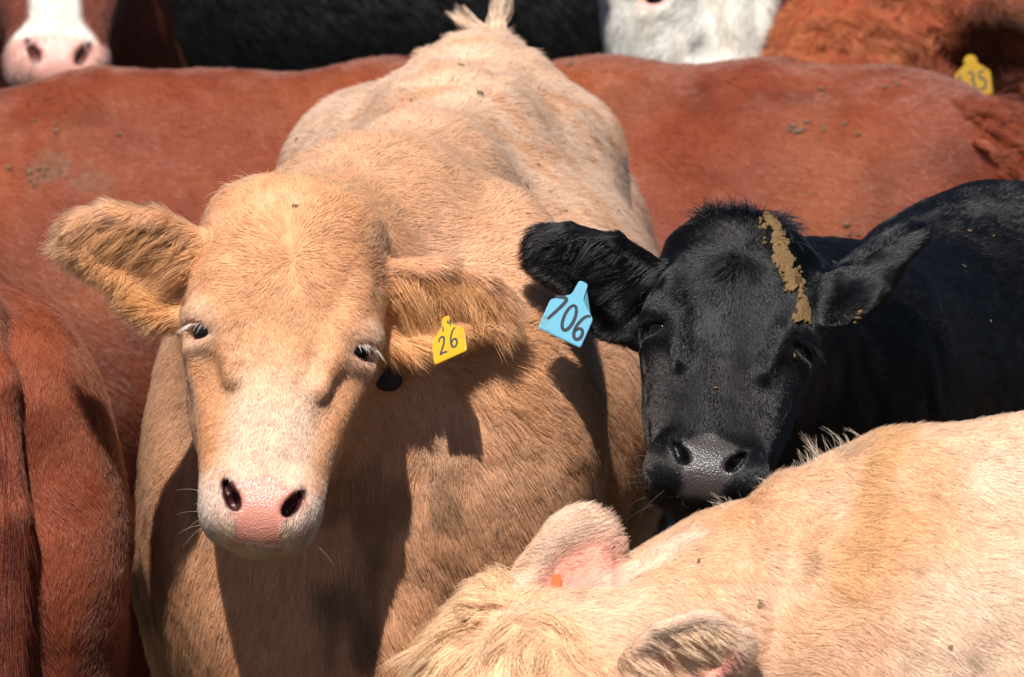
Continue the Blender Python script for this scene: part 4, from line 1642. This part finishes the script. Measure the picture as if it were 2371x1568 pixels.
# ------------------------------------------------------------------ ear tags
def tag_mats(name, col):
    """Scuffed plastic with dried dirt in blotches."""
    m, n, l = mat_new(name)
    out = n.new('ShaderNodeOutputMaterial')
    b = n.new('ShaderNodeBsdfPrincipled')
    tc = n.new('ShaderNodeTexCoord')
    a = n.new('ShaderNodeTexNoise'); a.inputs['Scale'].default_value = 55; a.inputs['Detail'].default_value = 8; a.inputs['Roughness'].default_value = .7
    c = n.new('ShaderNodeTexNoise'); c.inputs['Scale'].default_value = 420; c.inputs['Detail'].default_value = 4
    l.new(tc.outputs['Object'], a.inputs['Vector']); l.new(tc.outputs['Object'], c.inputs['Vector'])
    r = n.new('ShaderNodeMapRange'); r.inputs['From Min'].default_value = .53; r.inputs['From Max'].default_value = .68
    l.new(a.outputs['Fac'], r.inputs['Value'])
    mu = n.new('ShaderNodeMath'); mu.operation = 'MULTIPLY'
    r2 = n.new('ShaderNodeMapRange'); r2.inputs['From Min'].default_value = .42; r2.inputs['From Max'].default_value = .6; r2.inputs['To Max'].default_value = .75
    l.new(c.outputs['Fac'], r2.inputs['Value'])
    l.new(r.outputs[0], mu.inputs[0]); l.new(r2.outputs[0], mu.inputs[1])
    mx = n.new('ShaderNodeMix'); mx.data_type = 'RGBA'
    mx.inputs['A'].default_value = (*col, 1); mx.inputs['B'].default_value = (.13, .085, .045, 1)
    l.new(mu.outputs[0], mx.inputs['Factor'])
    l.new(mx.outputs['Result'], b.inputs['Base Color'])
    rr = n.new('ShaderNodeMapRange'); rr.inputs['To Min'].default_value = .4; rr.inputs['To Max'].default_value = .85
    l.new(mu.outputs[0], rr.inputs['Value']); l.new(rr.outputs[0], b.inputs['Roughness'])
    l.new(b.outputs[0], out.inputs[0])
    return m


M_INK = plain('marker_ink', (.018, .022, .035), .6)
M_INK2 = plain('faded_marker_ink', (.05, .06, .05), .7)


def poly_plate(outline, thick):
    """Solid plate from an outline in its own plane, with a small bevelled edge."""
    n = len(outline)
    o = np.array(outline, float)
    cen = o.mean(0)
    ins = cen + (o - cen) * .965
    V = []
    for ring, z in ((o, 0.0), (o, thick * .6), (ins, thick)):
        V += [(x, y, z) for x, y in ring]
    V += [(x, y, -thick * .4) for x, y in ins]
    return V, n


def plate_object(name, outline, thick, W, mat, parent):
    import bmesh
    V, n = poly_plate(outline, thick)
    bm = bmesh.new()
    vs = [bm.verts.new(W(*v)) for v in V]
    for k in range(2):
        for i in range(n):
            j = (i + 1) % n
            bm.faces.new((vs[k * n + i], vs[k * n + j], vs[(k + 1) * n + j], vs[(k + 1) * n + i]))
    for i in range(n):
        j = (i + 1) % n
        bm.faces.new((vs[3 * n + i], vs[3 * n + j], vs[j], vs[i]))
    bm.faces.new(vs[2 * n:3 * n])
    bm.faces.new(vs[3 * n:4 * n][::-1])
    bmesh.ops.triangulate(bm, faces=[f for f in bm.faces if len(f.verts) > 4])
    bmesh.ops.recalc_face_normals(bm, faces=bm.faces)
    me = bpy.data.meshes.new(name)
    bm.to_mesh(me); bm.free()
    me.materials.append(mat)
    ob = bpy.data.objects.new(name, me)
    COL.objects.link(ob)
    ob.parent = parent
    ob.matrix_parent_inverse = Matrix.Translation(parent.location).inverted()
    return ob


def round_corners(pts, r, k=4):
    out = []
    n = len(pts)
    for i in range(n):
        a, b, c = (np.array(pts[j % n], float) for j in (i - 1, i, i + 1))
        u, v = unit(a - b), unit(c - b)
        rr = min(r, .45 * np.linalg.norm(a - b), .45 * np.linalg.norm(c - b))
        for t in np.linspace(0, 1, k):
            out.append(tuple((1 - t) ** 2 * (b + u * rr) + 2 * t * (1 - t) * b + t ** 2 * (b + v * rr)))
    return out


def stroke(name, lines, width, z, W, mat, parent):
    """Hand drawn marker strokes lying on the plate."""
    V, F = [], []
    for ln in lines:
        p = np.array(ln, float)
        # smooth the polyline
        for _ in range(2):
            q = [p[0]]
            for a, b in zip(p, p[1:]):
                q += [a * .75 + b * .25, a * .25 + b * .75]
            q.append(p[-1])
            p = np.array(q)
        d = np.gradient(p, axis=0)
        d /= np.linalg.norm(d, axis=1, keepdims=True) + 1e-9
        nn = np.stack([-d[:, 1], d[:, 0]], 1)
        w = width * .5 * (.85 + .3 * np.sin(np.linspace(0, 3, len(p))))
        w[0] *= .6; w[-1] *= .5
        i0 = len(V)
        for a, b, ww in zip(p, nn, w):
            V.append(W(*(a + b * ww), z)); V.append(W(*(a - b * ww), z))
            V.append(W(*(a + b * ww), z - .0006)); V.append(W(*(a - b * ww), z - .0006))
        for k in range(len(p) - 1):
            o = i0 + 4 * k
            F += [(o, o + 1, o + 5, o + 4), (o + 2, o, o + 4, o + 6), (o + 1, o + 3, o + 7, o + 5)]
    return mesh_np(name, np.array(V), np.array(F), mat, parent, smooth=False)


def ring(cx, cy, rx, ry, a0=0, a1=360, n=14, tilt=0):
    t = np.radians(np.linspace(a0, a1, n))
    x, y = rx * np.cos(t), ry * np.sin(t)
    c, s = math.cos(R(tilt)), math.sin(R(tilt))
    return [(cx + u * c - v * s, cy + u * s + v * c) for u, v in zip(x, y)]


def ear_tag(label, anchor, u, v, width, height, neck, mat, digits, ink, small=None, lw=.0042, button=True, off=0.0):
    """anchor: bottom middle of the neck top; u to the right, v up along the plate (world)."""
    u = unit(A(*u)); v = A(*v); v = unit(v - u * (v @ u)); n = np.cross(u, v)
    t = thing('ear_tag', label, 'ear tag', anchor, 'numbered ear tags')
    def W(x, y, z):
        q = A(*anchor) + u * x + v * y + n * z
        bend = .0  # plates hang nearly flat
        return tuple(float(k) for k in q)
    w, hh = width / 2, height
    nk, nl = neck
    top = -nl
    sh = top - .30 * hh
    pts = [(-nk * .75, 0), (-nk, top), (-w + off, sh), (-w + off * .4, top - hh), (w + off * .4, top - hh), (w + off, sh), (nk, top), (nk * .75, 0)]
    pts = round_corners(pts[::-1], .004)
    plate_object('tag_panel', pts, .0022, W, mat, t)
    if button:
        import bmesh
        bm = bmesh.new()
        bmesh.ops.create_cone(bm, cap_ends=True, segments=20, radius1=.011, radius2=.008, depth=.005)
        me = bpy.data.meshes.new('tag_button'); bm.to_mesh(me); bm.free()
        me.materials.append(mat)
        o = bpy.data.objects.new('tag_button', me); COL.objects.link(o)
        q = Vector(n.tolist()).to_track_quat('Z', 'Y')
        o.rotation_euler = q.to_euler()
        o.location = (n * -.004 + v * -.004).tolist()
        o.parent = t
    for nm, lines, lww in digits:
        lines = [[(x * width, top - hh * .93 + y * hh) for x, y in ln] for ln in lines]
        stroke(nm, lines, lww * width, .0026, W, ink, t)
    return t


def on_hide(c, px, py, off=.006):
    """The point of the hide seen at (px, py), a little in front of it."""
    o, d = ray(px, py)
    hit = cow_bvh(c).ray_cast(o, d)
    return np.array(hit[0]) + np.array(hit[1]) * off - np.array(d) * off


def place(lines, cx, cy, sx, sy, tilt=0):
    c, s = math.cos(R(tilt)), math.sin(R(tilt))
    return [[(cx + (x * c - y * s) * sx, cy + (x * s + y * c) * sy) for x, y in ln] for ln in lines]


D7 = [[(-.5, .85), (-.1, .92), (.45, .98), (.42, .80), (.05, .4), (-.35, 0.0)]]
D0 = [ring(0, .5, .42, .5, 100, 465, 18)]
D6 = [[(.38, 1.0), (.0, .92), (-.32, .55), (-.36, .25), (-.15, .02), (.2, .02), (.38, .22), (.25, .42), (-.05, .44), (-.3, .28)]]
D2 = [[(-.35, .75), (-.15, .97), (.18, .98), (.30, .78), (.1, .45), (-.4, .02), (-.05, .1), (.45, .04)]]
D3 = [[(-.35, .92), (.0, 1.0), (.3, .85), (.22, .6), (-.05, .52), (.28, .42), (.34, .15), (.0, .0), (-.38, .1)]]
D5 = [[(.38, 1.0), (-.25, .96), (-.30, .58), (.1, .62), (.36, .4), (.25, .1), (-.05, .0), (-.38, .08)]]
D4 = [[(-.25, 1.0), (-.32, .55), (.3, .58)], [(.25, 1.0), (.22, 0.0)]]
D1 = [[(0, 1.0), (-.03, 0.0)]]

blue = tag_mats('blue_plastic', (.125, .37, .50))
yellow = tag_mats('yellow_plastic', (.66, .345, .02))
ochre = tag_mats('ochre_plastic', (.42, .24, .02))

ear_tag('light blue ear tag hand lettered 706 on the black heifer', on_hide(black, 1344, 662, .008), (95, 4, -46), (40, 30, 67), .062, .060, (.0085, .022), blue,
        [('digit_seven', place(D7, -.30, .20, .26, .62), .065), ('digit_zero', place(D0, .02, .13, .27, .60), .065), ('digit_six', place(D6, .32, .05, .27, .62), .065)], M_INK, button=False)
ear_tag('yellow ear tag hand lettered 26 on the cream heifer', on_hide(cream, 1026, 742, .012), (.80, -.40, .42), (.0, .55, .84), .052, .048, (.0075, .014), yellow,
        [('digit_two', place(D2, -.18, .12, .28, .55), .055), ('digit_six', place(D6, .17, .18, .26, .58), .055),
         ('digit_one', place(D1, -.10, .78, .1, .18), .035), ('digit_four', place(D4, .10, .86, .14, .20), .035)], M_INK2, button=False)
ear_tag('ochre yellow ear tag lettered 35 on the curly red cow', P(2248, 138, 2.86), (1, .1, .1), (-.15, .1, 1), .056, .052, (.008, .005), ochre,
        [('digit_three', place(D3, -.05, .12, .26, .55), .06), ('digit_five', place(D5, .25, .12, .26, .55), .06), ('digit_one', place(D1, -.36, .12, .2, .5), .06)], M_INK2)

# small orange clip in the far ear of the pale heifer
t = thing('ear_clip', 'small orange plastic clip inside the pink ear of the pale heifer', 'ear clip', on_hide(pale, 1288, 1350, .004))
def WC(x, y, z):
    q = A(*t.location) + A(.82, .1, -.1) * x + A(.1, .15, .97) * y + A(0, -1, .1) * z
    return tuple(float(k) for k in q)
plate_object('clip_plate', round_corners([(-.008, .010), (.005, .012), (.008, -.006), (-.002, -.012), (-.009, -.002)][::-1], .002), .002, WC, plain('orange_plastic', (.85, .16, .05), .4), t)

# round black tag behind the cheek of the cream heifer
import bmesh
t = thing('ear_tag', 'round black ear tag hanging behind the cheek of the cream heifer', 'ear tag', P(899, 876, .14))
bm = bmesh.new()
bmesh.ops.create_uvsphere(bm, u_segments=28, v_segments=14, radius=.019)
for vv in bm.verts:
    k = 1 + .12 * (float(vnoise(np.array([vv.co[:]]), .008, 3.)[0]) - .5)
    vv.co = Vector((vv.co.x * k, vv.co.y * .4, vv.co.z * k * .95))
me = bpy.data.meshes.new('tag_disc'); bm.to_mesh(me); bm.free()
me.polygons.foreach_set('use_smooth', [True] * len(me.polygons))
me.materials.append(plain('black_rubber', (.012, .012, .013), .6, .4, .5, 300, .3))
o = bpy.data.objects.new('tag_disc', me); COL.objects.link(o); o.parent = t
bm = bmesh.new()
bmesh.ops.create_cone(bm, cap_ends=True, segments=14, radius1=.006, radius2=.006, depth=.05)
me = bpy.data.meshes.new('tag_stem'); bm.to_mesh(me); bm.free()
me.materials.append(bpy.data.materials['black_rubber'])
o = bpy.data.objects.new('tag_stem', me); COL.objects.link(o); o.location = (-.012, .004, .042); o.rotation_euler = (0, -.3, 0); o.parent = t
